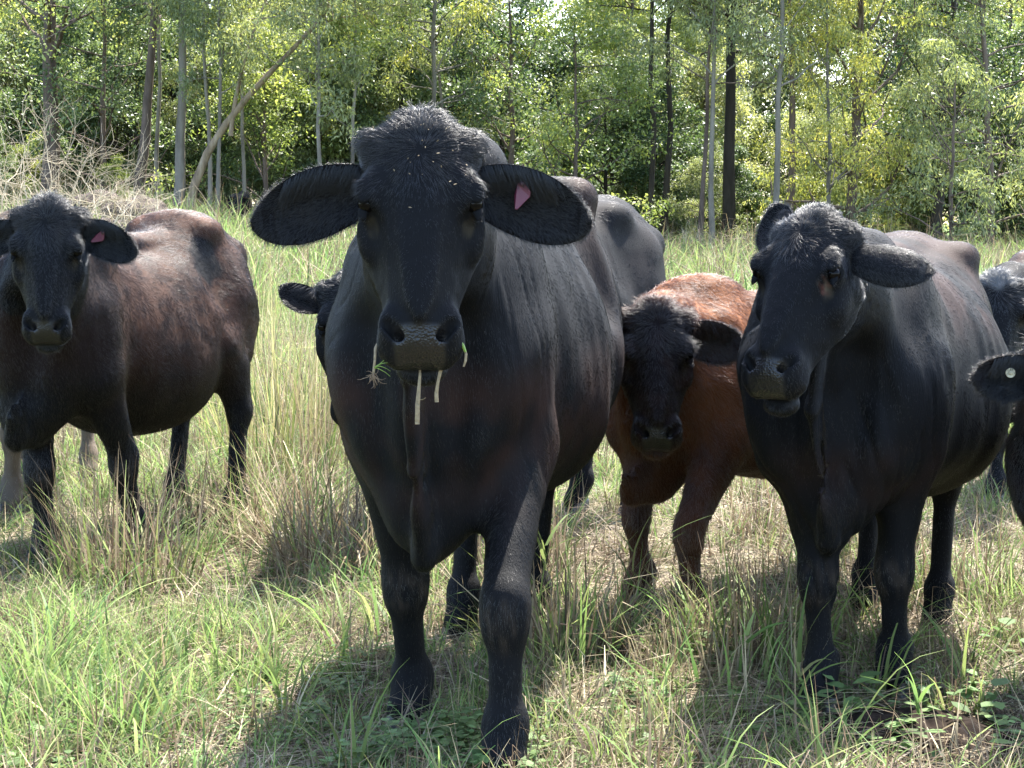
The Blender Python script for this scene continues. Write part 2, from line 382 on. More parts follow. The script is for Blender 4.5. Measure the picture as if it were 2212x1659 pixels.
Pg = np.concatenate(allp); Sg = np.concatenate(alls); Ig = np.concatenate(alli); rot = np.stack([gr.normal(0, .08, len(Pg)), gr.normal(0, .08, len(Pg)), gr.uniform(0, 6.28, len(Pg))], -1)
isl = Ig >= 10; 
tag(scatter('grass', Pg[~isl], rot[~isl], Sg[~isl], Ig[~isl], TUFTS), kind='stuff'); tag(scatter('dry_straw', Pg[isl], rot[isl], Sg[isl], Ig[isl], TUFTS), kind='stuff')
n = 46; y = gr.uniform(3.4, 6.0, n); x = gr.uniform(-1, 1, n) * .27 * y; 
ok = ~(np.hypot((x - MUD[0]) / .3, (y - MUD[1]) / .25) < 1); x, y = x[ok], y[ok]
tag(scatter('long_grass', np.stack([x, y, terrain(x, y)], -1), np.stack([x * 0, x * 0, gr.uniform(0, 6.28, len(x))], -1), gr.uniform(.6, 1.0, len(x)), gr.integers(18, 20, len(x)), TUFTS), kind='stuff')

# tussocks one can tell apart: px, py of the foot, height, spread, stems, greenness, distance from the foot row
def tussock(px, py, d, hgt, spr, n, cols_w, label, group='straw tussocks in the paddock'):
    p = P2(px, py, d); x, y = p[0], p[1]; z = float(terrain(x, y)); o_args = []
    rg = np.random.default_rng(int(px * 7 + py))
    a, b, c = cols_w
    if a: o_args.append(blades(rg, int(n * a), (hgt * .55, hgt), (.004, .0075), spr, .34 if a < .8 else .8, 5, .25 if a < .8 else .9, DRY, kink=.5))
    if b: o_args.append(blades(rg, int(n * b), (hgt * .5, hgt * .95), (.006, .010), spr, .5, 6, .9, GREEN))
    if c: o_args.append(blades(rg, int(n * c), (hgt * .6, hgt * 1.05), (.004, .008), spr, .28, 6, .35, GOLD, kink=.35))
    if a > .35: o_args.append(blades(rg, int(n * .5), (.15, .4), (.003, .005), spr * 1.2, 0, 3, .3, DRY, flat=1.35, kink=.3))
    o = obj('grass_tussock', bl_mesh('grass_tussock', o_args, M_STRAW if a > b else M_BLADE), None, (x, y, z)); tag(o, label, 'grass tussock', group); return o
K = 5486.0
dd = lambda py: K / (py - 480)
TS = [
 (270, 1262, 6.95, .56, .26, 260, (.6, .35, 0), 'thick clump of cut straw stems in front of the left cow\'s forelegs'),
 (170, 1240, 7.1, .40, .16, 70, (.6, .4, 0), 'thin straw clump beside the left cow\'s outer forehoof'),
 (430, 1130, 8.2, .42, .22, 120, (.75, .2, 0), 'dry matted clump between the left cow\'s fore and hind legs'),
 (655, 1010, 9.6, .95, .38, 240, (.2, .15, .65), 'tall golden grass stand between the left cow and the big front cow'),
 (590, 960, 10.9, 1.15, .42, 230, (.1, .1, .8), 'tallest golden reeds just right of the left cow\'s rump'),
 (700, 900, 12.5, 1.05, .5, 230, (.25, .2, .55), 'pale golden stand seen left of the hidden cow\'s ear'),
 (660, 1135, 7.9, .55, .34, 420, (.85, .15, 0), 'bushy brown straw tussock left of the front cow\'s foreleg'),
 (760, 1180, 7.2, .50, .30, 420, (.9, .1, 0), 'dark matted straw tussock right behind the front cow\'s foreleg'),
 (560, 1100, 8.6, .45, .25, 130, (.8, .2, 0), 'low straw tussock beside the left cow\'s hind hoof'),
 (1215, 1440, 5.65, .46, .18, 160, (.65, .35, 0), 'straw clump standing right of the front cow\'s hind leg'),
 (1310, 1400, 5.9, .36, .24, 190, (.8, .2, 0), 'brown broken straw clump in front of the calf\'s forelegs'),
 (1640, 1440, 5.75, .42, .22, 200, (.6, .4, 0), 'dark green and brown clump left of the right cow\'s foreleg'),
 (1560, 1480, 5.4, .30, .22, 90, (.7, .3, 0), 'low straw clump between calf and right cow'),
 (250, 1560, 4.95, .26, .20, 60, (.1, .9, 0), 'fresh green broad bladed clump at the lower left'),
 (410, 1480, 5.4, .26, .22, 60, (.15, .85, 0), 'bright green clump below the big straw clump'),
 (60, 1500, 5.3, .26, .2, 50, (.1, .9, 0), 'bright green clump at the lower left edge'),
 (345, 1640, 4.75, .24, .07, 16, (.95, .0, 0), 'few split straw stalks sticking up at the lower left'),
 (1130, 1075 + 230, 7.0, .5, .2, 90, (.7, .3, 0), 'straw clump seen between the front cow and the calf'),
 (2080, 1300, 6.7, .40, .22, 80, (.7, .3, 0), 'thin reddish stems right of the right cow\'s hind leg'),
 (560, 1600, 4.85, .30, .10, 22, (.95, 0, 0), 'few brown split stalks left of the front cow\'s forehoof'),
 (830, 1640, 4.7, .22, .12, 26, (.9, .1, 0), 'low brown stalks by the front cow\'s outer hoof'),
 (1420, 1640, 4.6, .30, .16, 50, (.75, .25, 0), 'brown stalk clump between the two forward cows, low in the photo'),
 (2060, 1640, 4.6, .32, .07, 14, (.9, .1, 0), 'single crossed stalks standing by the churned mud'),
 (1250, 1580, 5.0, .22, .20, 60, (.75, .25, 0), 'low dry clump right of the front cow\'s lower foreleg'),
]
for (px, py, d, h, s, n, w, lb) in TS: tussock(px, py, d, h, s, n, w, lb)
for (px, d, h) in ((470, 16.5, 1.15), (445, 19, 1.1), (520, 21, 1.3), (345, 24, .9), (500, 25, 1.5), (610, 17, 1.0)): tussock(px, 480, d, h, .55, 90, (.1, 0, .9), 'tall dry straw stalks beyond the left cow, by the trees', 'tall dry stalks beyond the left cow')
# the spiky young plant in front of the right cow's hoof and others like it
def sprout(px, d, h, n, label):
    p = P2(px, 480, d); rg = np.random.default_rng(int(px)); V, F, C = blades(rg, 2, (h, h * 1.05), (.004, .006), .01, .15, 3, .1, DRY)
    A = [(V, F, C)]
    for k in range(n):
        v, f, c = blades(rg, 1, (h * .45, h * .8), (.007, .010), .001, .9, 6, 1.0, GREEN); v = v + [0, 0, h * rg.uniform(.45, .75)]; A.append((v, f, c))
    o = obj('grass_shoot', bl_mesh('grass_shoot', A, M_BLADE), None, (p[0], d, float(terrain(p[0], d)))); tag(o, label, 'grass shoot', 'tall leafy grass shoots')
for px, d, h, n, lb in ((1735, 4.72, .30, 7, 'leafy grass shoot in front of the right cow\'s outer forehoof'), (2000, 4.55, .24, 5, 'leafy grass shoot standing by the churned mud'), (1620, 5.1, .28, 5, 'leafy grass shoot left of the right cow\'s foreleg'),
                        (1180, 6.0, .42, 6, 'leafy grass shoot right behind the front cow\'s foreleg'), (1370, 5.9, .40, 5, 'leafy grass shoot leaning on the calf\'s foreleg'), (1165, 4.5, .16, 5, 'leafy grass shoot at the front cow\'s nearest hoof')): sprout(px, d, h, n, lb)
# small broad leaved weeds
def weed_mesh(rg, n, hgt, lf):
    V = []; F = []; C = []
    for k in range(n):
        a = rg.uniform(0, 6.28); r = rg.random() * hgt * .8; z = hgt * rg.uniform(.2, 1); p = np.array([r * math.cos(a), r * math.sin(a), z]); da = rg.uniform(0, 6.28); e = np.array([math.cos(da), math.sin(da), rg.normal(0.1, .3)]); e /= np.linalg.norm(e)
        s_ = np.cross(e, [0, 0, 1]); s_ /= np.linalg.norm(s_); L = lf * rg.uniform(.6, 1.3); W = L * .38; c = np.array([.12, .20, .05]) * rg.uniform(.6, 1.4); b = len(V)
        for (u, w) in ((0, 0), (.3, .8), (.65, .9), (1, 0), (.65, -.9), (.3, -.8)): V.append(p + e * L * u + s_ * W * w + np.array([0, 0, -.15 * L * u * u])); C.append(c)
        F += [(b, b + 1, b + 4 + 1, b), ]
        F.pop(); F += [(b, b + 1, b + 2, b + 3), (b, b + 3, b + 4, b + 5)]
    return np.array(V), np.array(F), np.array(C)
weeds = [bl_mesh('w', [weed_mesh(gr, 26, .07, .026)], M_BLADE) for _ in range(3)] + [bl_mesh('w', [weed_mesh(gr, 9, .08, .045)], M_BLADE) for _ in range(3)]
WEEDS = collection_of('weed', weeds)
wp = [(np.array([-.12, 4.72]), .20, 60, 0), (np.array([-.04, 4.45]), .16, 30, 0), (np.array([.86, 4.92]), .3, 16, 3), (np.array([1.2, 4.8]), .3, 18, 3), (np.array([.2, 4.6]), .9, 30, 0), (np.array([-.9, 4.6]), .6, 26, 0), (np.array([.9, 5.6]), .6, 14, 3)]
px_, rx_, sx_, ix_ = [], [], [], []
for c_, r_, n_, k_ in wp:
    q = c_ + gr.normal(0, r_ * .6, (n_, 2)); px_.append(np.stack([q[:, 0], q[:, 1], terrain(q[:, 0], q[:, 1])], -1)); rx_.append(np.stack([q[:, 0] * 0, q[:, 0] * 0, gr.uniform(0, 6.28, n_)], -1)); sx_.append(gr.uniform(.6, 1.3, n_)); ix_.append(gr.integers(k_, k_ + 3, n_))
tag(scatter('weeds', np.concatenate(px_), np.concatenate(rx_), np.concatenate(sx_), np.concatenate(ix_), WEEDS), kind='stuff')
print('grass %.1fs' % (time.time() - T0))
# ------------------------------------------------------------------ cattle
def hide_material(name):
    t = NT(name)
    col = t.a('ShaderNodeAttribute', attribute_name='coat_colour').outputs['Color']
    wet = t.a('ShaderNodeAttribute', attribute_name='wet').outputs['Fac']
    nz = t.a('ShaderNodeTexNoise', {'Scale': 160.0, 'Detail': 3.0}); tc = t.a('ShaderNodeTexCoord'); t.l.new(tc.outputs['Object'], nz.inputs['Vector'])
    mp = t.a('ShaderNodeMapping', {'Scale': (1, .8, .16)}); t.l.new(tc.outputs['Object'], mp.inputs[0]); vo = t.a('ShaderNodeTexNoise', {'Scale': 330.0, 'Detail': 3.0}); t.l.new(mp.outputs[0], vo.inputs['Vector'])
    vp = t.a('ShaderNodeTexVoronoi', {'Scale': 200.0}); t.l.new(tc.outputs['Object'], vp.inputs['Vector'])
    hgt = t.a('ShaderNodeMix', {0: wet, 2: vo.outputs[0], 3: vp.outputs['Distance']})
    c = t.mix(nz.outputs[0], col, (0.5, 0.5, 0.5), 'MULTIPLY')
    c2 = t.mix(0.5, col, c)
    bmp = t.a('ShaderNodeBump', {'Strength': 0.55, 'Distance': 0.003}); t.l.new(hgt.outputs[0], bmp.inputs['Height'])
    rough = t.a('ShaderNodeMapRange', {'Value': wet, 'To Min': 0.75, 'To Max': 0.30}).outputs[0]
    spec = t.a('ShaderNodeMapRange', {'Value': wet, 'To Min': 0.12, 'To Max': 0.38}).outputs[0]
    b = t.a('ShaderNodeBsdfPrincipled', {'Base Color': c2, 'Roughness': rough, 'Specular IOR Level': spec, 'Normal': bmp.outputs[0]})
    t.surf(b.outputs[0]); return t.m
def fur_material(name, rough=0.38, spec=0.58):
    t = NT(name)
    col = t.a('ShaderNodeAttribute', attribute_name='fur_colour').outputs['Color']
    b = t.a('ShaderNodeBsdfPrincipled', {'Base Color': col, 'Roughness': rough, 'Specular IOR Level': spec})
    t.surf(b.outputs[0]); return t.m
M_HIDE = hide_material('cattle_hide'); M_FUR = fur_material('cattle_fur')
M_EYE = simple('eye_dark', (0.003, 0.0025, 0.0025), 0.10, 0.12)
M_HOOF = simple('hoof_horn', (0.055, 0.048, 0.042), 0.45, 0.5, 25, 0.5, 0.3)
M_TAG = simple('tag_crimson', (0.10, 0.014, 0.032), 0.45, 0.5, 30, 0.15)
M_TAGCREAM = simple('tag_cream', (0.50, 0.46, 0.32), 0.45, 0.5, 60, 0.25)
M_TAGSTUD = simple('tag_stud', (0.06, 0.02, 0.03), 0.5)

def head_axes(yaw, pitch, roll=0.0, body=0.0):
    """rows u (towards the muzzle), w (lateral), v (out of the forehead); yaw 0 faces the lens, + turns to image right"""
    f = np.array([math.sin(yaw), -math.cos(yaw), 0.0]); up = np.array([0, 0, 1.0])
    u = math.cos(pitch) * f - math.sin(pitch) * up; v = math.sin(pitch) * f + math.cos(pitch) * up
    w = np.cross(u, v)
    if w[0] < 0: w = -w
    if roll:
        # tilt about the viewing direction
        c, s_ = math.cos(roll), math.sin(roll)
        def rot(q): 
            a = f; return q * c + np.cross(a, q) * s_ + a * a.dot(q) * (1 - c)
        u, w, v = rot(u), rot(w), rot(v)
    return np.stack([u, w, v])

def curves_object(name, roots, dirs, length, n, color, radius, parent, mat, curl=None, droop=0.25, normal=None):
    N = len(roots)
    pts = np.zeros((N, n, 3), np.float32); t = np.linspace(0, 1, n)[None, :, None]
    L = length[:, None, None]
    bend = curl[:, None, :] if curl is not None else 0
    if normal is not None:
        d = dirs[:, None, :] * t * L + normal[:, None, :] * (t - t * t * 0.75) * L * 0.55 + bend * L * t * t
    else: d = dirs[:, None, :] * t * L + bend * L * t * t
    pts = roots[:, None, :] + d
    hc = bpy.data.hair_curves.new(name); hc.add_curves([n] * N)
    hc.points.foreach_set('position', pts.astype(np.float32).ravel())
    tt = np.linspace(0, 1, n)[None, :]; rad = radius[:, None] * (1 - 0.75 * tt)
    hc.points.foreach_set('radius', rad.astype(np.float32).ravel())
    a = hc.attributes.new('fur_colour', 'FLOAT_COLOR', 'CURVE')
    c4 = np.concatenate([color, np.ones((N, 1))], 1).astype(np.float32); a.data.foreach_set('color', c4.ravel())
    hc.materials.append(mat)
    o = bpy.data.objects.new(name, hc); link(o); o.parent = parent
    return o

def ear_geo(base, e, f, g, L, Wm, cup, nS=22, nT=13, droop=0.1, squash=0.0):
    """leaf shaped cup: e along, f across (up), g the way the cup opens"""
    s = np.linspace(0, 1, nS)[:, None]; t = np.linspace(-1, 1, nT)[None, :]
    w = Wm * (0.42 * (1 - s) ** 1.5 + 1.0 * np.sin(np.pi * np.clip(s, 0, 1) ** 1.30) ** 0.50)
    w[-1] = Wm * 0.16
    asym = np.where(t < 0, 1.22, 0.80)
    cen = base + e * (L * s)[..., None] - f * (droop * L * s ** 2)[..., None]
    x = (t * asym * w)[..., None] * f
    dep = cup * (1 - np.abs(t) ** 2.2) * np.sin(np.pi * np.clip(s + 0.12, 0, 1)) ** 0.5
    mid = cen + x - dep[..., None] * g * 1.0
    th = (0.0085 * (1 - t ** 4) + 0.002) * (1 + 0.9 * (1 - s))
    Fr = mid + th[..., None] * g * 0.5; Bk = mid - th[..., None] * g * 0.5
    V = np.concatenate([Fr.reshape(-1, 3), Bk.reshape(-1, 3)])
    i = np.arange(nS - 1)[:, None] * nT + np.arange(nT - 1)[None, :]; i = i.ravel()
    q = np.stack([i, i + 1, i + nT + 1, i + nT], 1); n0 = nS * nT
    qb = q[:, ::-1] + n0
    edge = []
    for a, b in [(0, 0), (1, nT - 1)]:
        k = np.arange(nS - 1) * nT + b
        r = np.stack([k, k + nT, k + nT + n0, k + n0], 1); edge.append(r if a == 0 else r[:, ::-1])
    k = (nS - 1) * nT + np.arange(nT - 1); edge.append(np.stack([k, k + 1, k + 1 + n0, k + n0], 1))
    Q = np.concatenate([q, qb] + edge)
    # orientation check: front faces should look along g
    a, b, c_, d_ = (V[q[:, j]] for j in range(4)); nn = np.cross(c_ - a, d_ - b).sum(0)
    if nn @ g < 0: Q = Q[:, ::-1]
    S = np.repeat(s, nT, 1).ravel(); T = np.repeat(t, nS, 0).ravel()
    side = np.concatenate([np.ones(n0), -np.ones(n0)])
    return V, Q, np.concatenate([S, S]), np.concatenate([T, T]), side

def hoof_mesh():
    """one claw, 1 = 0.1 m long, rounded wedge"""
    V = []; n = 14; rings = [(0.0, 1.0, 1.0), (0.012, 1.02, 1.02), (0.03, 0.95, 0.93), (0.055, 0.80, 0.80), (0.066, 0.62, 0.62), (0.068, 0.3, 0.3)]
    for z, sx, sy in rings:
        for k in range(n):
            a = 2 * math.pi * k / n; x = 0.030 * math.cos(a) * sx; y = 0.055 * math.sin(a) * sy
            if y < 0: y *= 1.25 * (1 - z * 4); x *= (1 - 0.45 * (abs(y) / 0.07) ** 2)
            V.append((x, y + z * 0.35, z))
    Q = []
    for r in range(len(rings) - 1):
        for k in range(n): Q.append((r * n + k, r * n + (k + 1) % n, (r + 1) * n + (k + 1) % n, (r + 1) * n + k))
    return np.array(V), np.array(Q)
HV, HQ = hoof_mesh(); HOOF_ME = make_mesh('hoof_claw', HV, HQ, M_HOOF)
def uv_sphere(name, r, mat, n=20, m=12):
    V = [(0, 0, r)]; 
    for i in range(1, m):
        for j in range(n): a = math.pi * i / m; b = 2 * math.pi * j / n; V.append((r * math.sin(a) * math.cos(b), r * math.sin(a) * math.sin(b), r * math.cos(a)))
    V.append((0, 0, -r)); F4 = []; F3 = []
    for j in range(n): F3.append((0, 1 + j, 1 + (j + 1) % n)); F3.append((len(V) - 1, 1 + (m - 2) * n + (j + 1) % n, 1 + (m - 2) * n + j))
    for i in range(m - 2):
        for j in range(n): F4.append((1 + i * n + j, 1 + (i + 1) * n + j, 1 + (i + 1) * n + (j + 1) % n, 1 + i * n + (j + 1) % n))
    return make_mesh(name, np.array(V), [np.array(F4), np.array(F3)], mat)

BODY_TAB = np.array([
    [-.92, .06, 1.06, .86], [-.86, .155, 1.17, .70], [-.74, .235, 1.28, .60], [-.56, .275, 1.37, .56], [-.36, .305, 1.40, .555],
    [-.10, .365, 1.365, .53], [.12, .405, 1.345, .505], [.32, .395, 1.35, .53], [.48, .335, 1.37, .62], [.60, .295, 1.375, .72],
    [.75, .255, 1.36, .80], [.86, .19, 1.30, .90], [.93, .07, 1.2, 1.04]])

def cow(name, origin, yaw, scale, head_pos, head_yaw, head_pitch, hooves, colour_fn, label, cat, group=None, hs=1.0, roll=0.0,
        hb=0.012, hh=0.006, ears=None, hair=60000, fuzz=1.0, hair_len=0.013, widen=1.0, tag_kind=None, neck_thick=1.0,
        dewlap=1.0, seed=1, legw=1.0, tuft=1.0, hump=0.0, eyes=True, hair_r=0.00038, belly=0.0, hip=(0, 1), wdrop=0.0, folds=1.0):
    """origin/head_pos in the paddock; yaw: how far the tail swings to image right; hooves [FL, FR, HL, HR] (image left/right) in paddock xy"""
    ox, oy = origin; oz = float(terrain(ox, oy)); c, s_ = math.cos(yaw), math.sin(yaw)
    ax_x = np.array([c, -s_, 0]); ax_y = np.array([s_, c, 0])           # the animal's own axes in the paddock
    W2L = np.stack([ax_x, ax_y, [0, 0, 1]]); O = np.array([ox, oy, oz])
    toL = lambda p: W2L @ (np.asarray(p, float) - O)
    hp = toL(head_pos); HA = head_axes(head_yaw, head_pitch, roll) @ W2L.T    # rows in local axes
    U, Wd, V_ = HA
    H = lambda u, w, v: hp + hs * (u * U + w * Wd + v * V_)
    S = scale
    lo = np.array([min(-.55 * S, hp[0] - .3), min(-1.15 * S, hp[1] - .45 * hs), -0.02]); hi = np.array([max(.55 * S, hp[0] + .3), 1.15 * S, max(1.55 * S, hp[2] + .35)])
    hr = 0.30 * hs
    gx = grid(lo[0], hi[0], hp[0] - hr * .75, hp[0] + hr * .75, hb, hh); gy = grid(lo[1], hi[1], hp[1] - hr * 1.1, hp[1] + hr, hb, hh); gz = grid(lo[2], hi[2], hp[2] - hr * 1.25, hp[2] + hr, hb, hh)
    Fd = Field(gx, gy, gz)
    tab = BODY_TAB * S; tab[:, 1] *= widen; tab[5:9, 3] -= belly; tab[8:12, 2] += hip[0]; tab[8:12, 1] *= hip[1]; tab[2:6, 2] -= wdrop; tab[6, 2] -= wdrop * .8; tab[7, 2] -= wdrop * .4
    Fd.loft((0, 0, 0), [(0, 1, 0), (1, 0, 0), (0, 0, 1)], tab, 2.25, 0.17, 0.05)
    hv = [toL((*q, terrain(*q))) for q in hooves]
    e = lambda cc, r, k=.05, Rm=None, cut=False: Fd.ell(np.array(cc) * S, np.array(r) * S, Rm, k * S, cut)
    for sg in (-1, 1):
        e((sg * .20 * widen, -.50, 1.02), (.085, .17, .27), .07)      # shoulder
        e((sg * .185 * widen, -.70, .93), (.085, .11, .15), .05)       # point of shoulder
        e((sg * .16, .66, .93), (.13, .23, .30), .08)                 # thigh
        e((sg * .205 * widen * hip[1], .52, 1.295 + hip[0]), (.05, .085, .045), .10)            # hook bone
        e((sg * .12, .86, 1.16), (.07, .08, .09), .05)                # pin
        e((sg * .40 * widen, .40, 1.12), (.06, .09, .12), .10, cut=True)     # hollow of the flank
    e((0, -.42, 1.385 - wdrop + hump * .5), (.085 + hump, .20, .05 + hump), .09)
    e((0, -.70, .60), (.12, .13, .12), .08)                           # brisket
    e((0, .30, 1.335 - wdrop * .6), (.07, .55, .04), .06)
    # neck
    nb = np.array([0, -.62, 1.09 - wdrop]) * S; n0 = np.array([0, -.42, 1.06 - wdrop]) * S; hb_ = H(-.09, 0, -.10); mid = (nb * .5 + hb_ * .5) + np.array([0, 0, .02])
    sd = (1, 0, 0)
    Fd.cap(n0, nb, (.20 * S * neck_thick, .28 * S), (.185 * S * neck_thick, .27 * S), sd, .08)
    Fd.cap(nb, mid, (.18 * S * neck_thick, .26 * S), (.135 * S * neck_thick, .20 * S), sd, .08)
    Fd.cap(mid, hb_, (.135 * S * neck_thick, .20 * S), (.098 * hs, .125 * hs), Wd, .06)
    # throat and dewlap
    th = H(.03, 0, -.155); br = np.array([0, -.82, .60]) * S; tip = np.array([.012, -.83, .515]) * S
    m1 = th * .62 + br * .38 + np.array([-.01, -.03, -.02]) * S; m2 = th * .25 + br * .75 + np.array([.012, -.055, 0]) * S
    dw = .019 * dewlap
    Fd.cap(th, m1, (.020 * dewlap, .055), (dw, .095 * S), sd, .03); Fd.cap(m1, m2, (dw, .095 * S), (dw * 1.1, .095 * S), sd, .03)
    Fd.cap(m2, tip, (dw * 1.1, .095 * S), (.022 * dewlap, .05 * S), sd, .03)
    Fd.cap(tip, tip + np.array([.0, .16, .03]) * S, (.026, .05 * S), (.03, .06 * S), sd, .05)
    for sg in (-1, 1): Fd.cap(np.array([sg * .125, -.93, 1.02]) * S, np.array([sg * .085, -.93, .70]) * S, (.05, .10 * S), (.045, .10 * S), sd, .08, True)
    # fore legs
    for i, sg in ((0, -1), (1, 1)):
        h = hv[i]; g0 = h[2]; sh = np.array([sg * .205 * widen, -.56, .98]) * S; el = np.array([sg * .20 * widen, -.51, .74]) * S
        el[0] = el[0] * .65 + h[0] * .35
        kn = np.array([h[0] * .92 + el[0] * .08, h[1] * .85 + el[1] * .15 - .015 * S, g0 + .375 * S])
        fe = np.array([h[0], h[1] + .035 * S, g0 + .125 * S]); ho = np.array([h[0], h[1] - .005, g0 + .045])
        l = S * legw
        Fd.cap(sh, el, (.098 * l, .15 * S), (.092 * l, .12 * l), sd, .07)
        Fd.cap(el, kn + np.array([0, 0, .03]) * S, (.092 * l, .112 * l), (.050 * l, .050 * l), sd, .05)
        Fd.ell(kn, np.array([.058, .052, .082]) * l, None, .035); Fd.ell(kn + np.array([0, -.012, -.012]) * S, np.array([.05, .045, .05]) * l, None, .02)
        Fd.cap(kn - np.array([0, 0, .05]) * S, fe, (.041 * l, .043 * l), (.036 * l, .042 * l), sd, .035)
        Fd.ell(fe, np.array([.050, .052, .055]) * l, None, .03)
        Fd.ell(fe + np.array([0, .045, -.02]) * S, np.array([.030, .022, .025]) * l, None, .02)
        Fd.cap(fe, ho, (.044 * l, .045 * l), (.058 * l, .056 * l), sd, .03)
    for i, sg in ((2, -1), (3, 1)):
        h = hv[i]; g0 = h[2]; hip = np.array([sg * .17, .62, .95]) * S; st = np.array([sg * .21, .44, .78]) * S
        st[0] = st[0] * .7 + h[0] * .3
        hk = np.array([h[0] * .85 + sg * .16 * S * .15, h[1] + .14 * S, g0 + .50 * S]); fe = np.array([h[0], h[1] + .05 * S, g0 + .14 * S]); ho = np.array([h[0], h[1] - .005, g0 + .045])
        Fd.cap(hip, st, (.12 * S, .19 * S), (.085 * S, .11 * S), sd, .06)
        Fd.cap(hip, hk * .45 + hip * .55 + np.array([0, .03, 0]) * S, (.12 * S, .20 * S), (.075 * S, .12 * S), sd, .06)
        Fd.cap(st, hk, (.088 * S, .11 * S), (.042 * S, .050 * S), sd, .06)
        Fd.cap(hk + np.array([0, .03, .04]) * S, hk + np.array([0, .01, .20]) * S, (.02 * S, .03 * S), (.03 * S, .05 * S), sd, .06)
        Fd.ell(hk, np.array([.047, .065, .07]) * S, None, .03)
        Fd.cap(hk, fe, (.038 * S, .044 * S), (.035 * S, .042 * S), sd, .03)
        Fd.ell(fe, np.array([.046, .05, .05]) * S, None, .03)
        Fd.cap(fe, ho, (.042 * S, .043 * S), (.054 * S, .053 * S), sd, .03)
    # tail
    tx = .03 * S
    tl = [np.array(q) * S for q in ((0, .86, 1.30), (0, .95, 1.17), (.01, .99, .9), (.03, 1.0, .62))]
    for a, b, r0, r1 in ((0, 1, .04, .03), (1, 2, .03, .022), (2, 3, .022, .018)): Fd.cap(tl[a], tl[b], (r0 * S, r0 * S), (r1 * S, r1 * S), sd, .03)
    # head
    def HL(u, w, v, r, k=.03, cut=False): Fd.ell(H(u, w, v), np.array(r) * hs, HA, k * hs, cut)
    skull = np.array([[-.185, .040, .03, -.06], [-.168, .080, .052, -.10], [-.132, .114, .072, -.13], [-.08, .124, .078, -.14], [-.02, .118, .078, -.14],
                      [.05, .103, .070, -.13], [.11, .088, .060, -.11], [.17, .077, .052, -.09], [.23, .071, .045, -.075], [.28, .075, .034, -.07], [.315, .072, .014, -.062], [.335, .045, -.008, -.05]]) * hs
    Fd.loft(hp, HA, skull, 2.3, 0.0, .03 * hs)
    jaw = np.array([[-.08, .06, -.05, -.15], [-.04, .118, -.02, -.175], [.03, .128, -.01, -.18], [.09, .122, -.015, -.165], [.15, .098, -.02, -.135], [.20, .076, -.03, -.115], [.26, .060, -.03, -.105], [.31, .045, -.04, -.095], [.325, .025, -.05, -.085]]) * hs
    Fd.loft(hp, HA, jaw, 2.4, -0.05, .05 * hs)
    HL(-.160, 0, .012, (.050, .065, .050), .05)                 # poll
    for sg in (-1, 1):
        HL(-.128, sg * .096, -.01, (.040, .034, .045), .03)       # horn buds
        HL(-.005, sg * .103, .024, (.050, .028, .034), .03)       # orbit
        HL(-.036, sg * .098, .048, (.030, .022, .012), .025)       # brow
        HL(.055, sg * .112, -.035, (.05, .022, .03), .03)         # cheek bone
        HL(.07, sg * .105, .038, (.05, .018, .022), .025, True)   # hollow below the eye
        HL(.275, sg * .053, -.018, (.048, .032, .042), .03)       # side of the muzzle
        HL(.262, sg * .062, .016, (.036, .022, .020), .02)        # wing of the nostril
        HL(.004, sg * .128, .047, (.025, .024, .0190), .005, True)  # eye socket
        HL(-.016, sg * .120, .057, (.030, .016, .010), .006)       # upper lid
        HL(.024, sg * .122, .036, (.022, .012, .006), .006)       # lower lid
    HL(.10, 0, .062, (.16, .035, .014), .04)                    # bridge
    HL(.288, 0, .004, (.040, .055, .030), .025)                 # nose pad
    HL(.303, 0, -.03, (.035, .070, .034), .03)                  # upper lip
    HL(.334, 0, -.090, (.036, .054, .028), .012)
    for sg in (-1, 1): HL(.300, sg * .049, -.030, (.040, .033, .038), .025)                 # chin
    for sg in (-1, 1):
        for q0, q1, r in (((.262, .066, .040), (.290, .048, .022), .0115), ((.290, .048, .022), (.302, .032, .006), .009)):
            Fd.cap(H(q0[0], sg * q0[1], q0[2]), H(q1[0], sg * q1[1], q1[2]), (r * hs, r * hs * 1.7), (r * .8 * hs, r * 1.6 * hs), U, .007 * hs, True)
    Fd.cap(H(.345, -.075, -.060), H(.345, .075, -.060), (.034 * hs, .0085 * hs), (.034 * hs, .0085 * hs), U, .005, True)     # mouth
    Fd.cap(H(.335, -.075, -.062), H(.24, -.085, -.066), (.006 * hs, .010 * hs), (.003 * hs, .006 * hs), U, .006, True)
    Fd.cap(H(.335, .075, -.062), H(.24, .085, -.066), (.006 * hs, .010 * hs), (.003 * hs, .006 * hs), U, .006, True)
    V, Q = Fd.mesh(1)
    N = vnormals(V, Q)
    def headc(Pn): return ((Pn - hp) @ HA.T) / hs
    hc = headc(V); inhead = sstep(-np.sqrt((hc[:, 0] - .06) ** 2 + hc[:, 1] ** 2 + (hc[:, 2] + .05) ** 2), -.40, -.24)
    amp = (1 - inhead) * sstep(V[:, 2], .3 * S, .7 * S)
    # soft muscle and rib relief, and long folds of loose skin on the neck
    dsp = amp * (.011 * vnoise(V, .22, seed) + .006 * vnoise(V * [1, 1, .6], .09, seed + 1))
    rib = np.sin(V[:, 1] * 2 * np.pi / (.085 * S)) * sstep(V[:, 1], -.25 * S, -.05 * S) * sstep(-V[:, 1], -.42 * S, -.3 * S) * sstep(V[:, 2], .75 * S, .9 * S) * (1 - sstep(V[:, 2], 1.2 * S, 1.3 * S))
    dsp += .0014 * rib * (1 + .8 * vnoise(V, .25, seed + 4)) * (np.abs(V[:, 0]) > .2)
    neckm = sstep(-V[:, 1], .45 * S, .65 * S) * (1 - inhead)
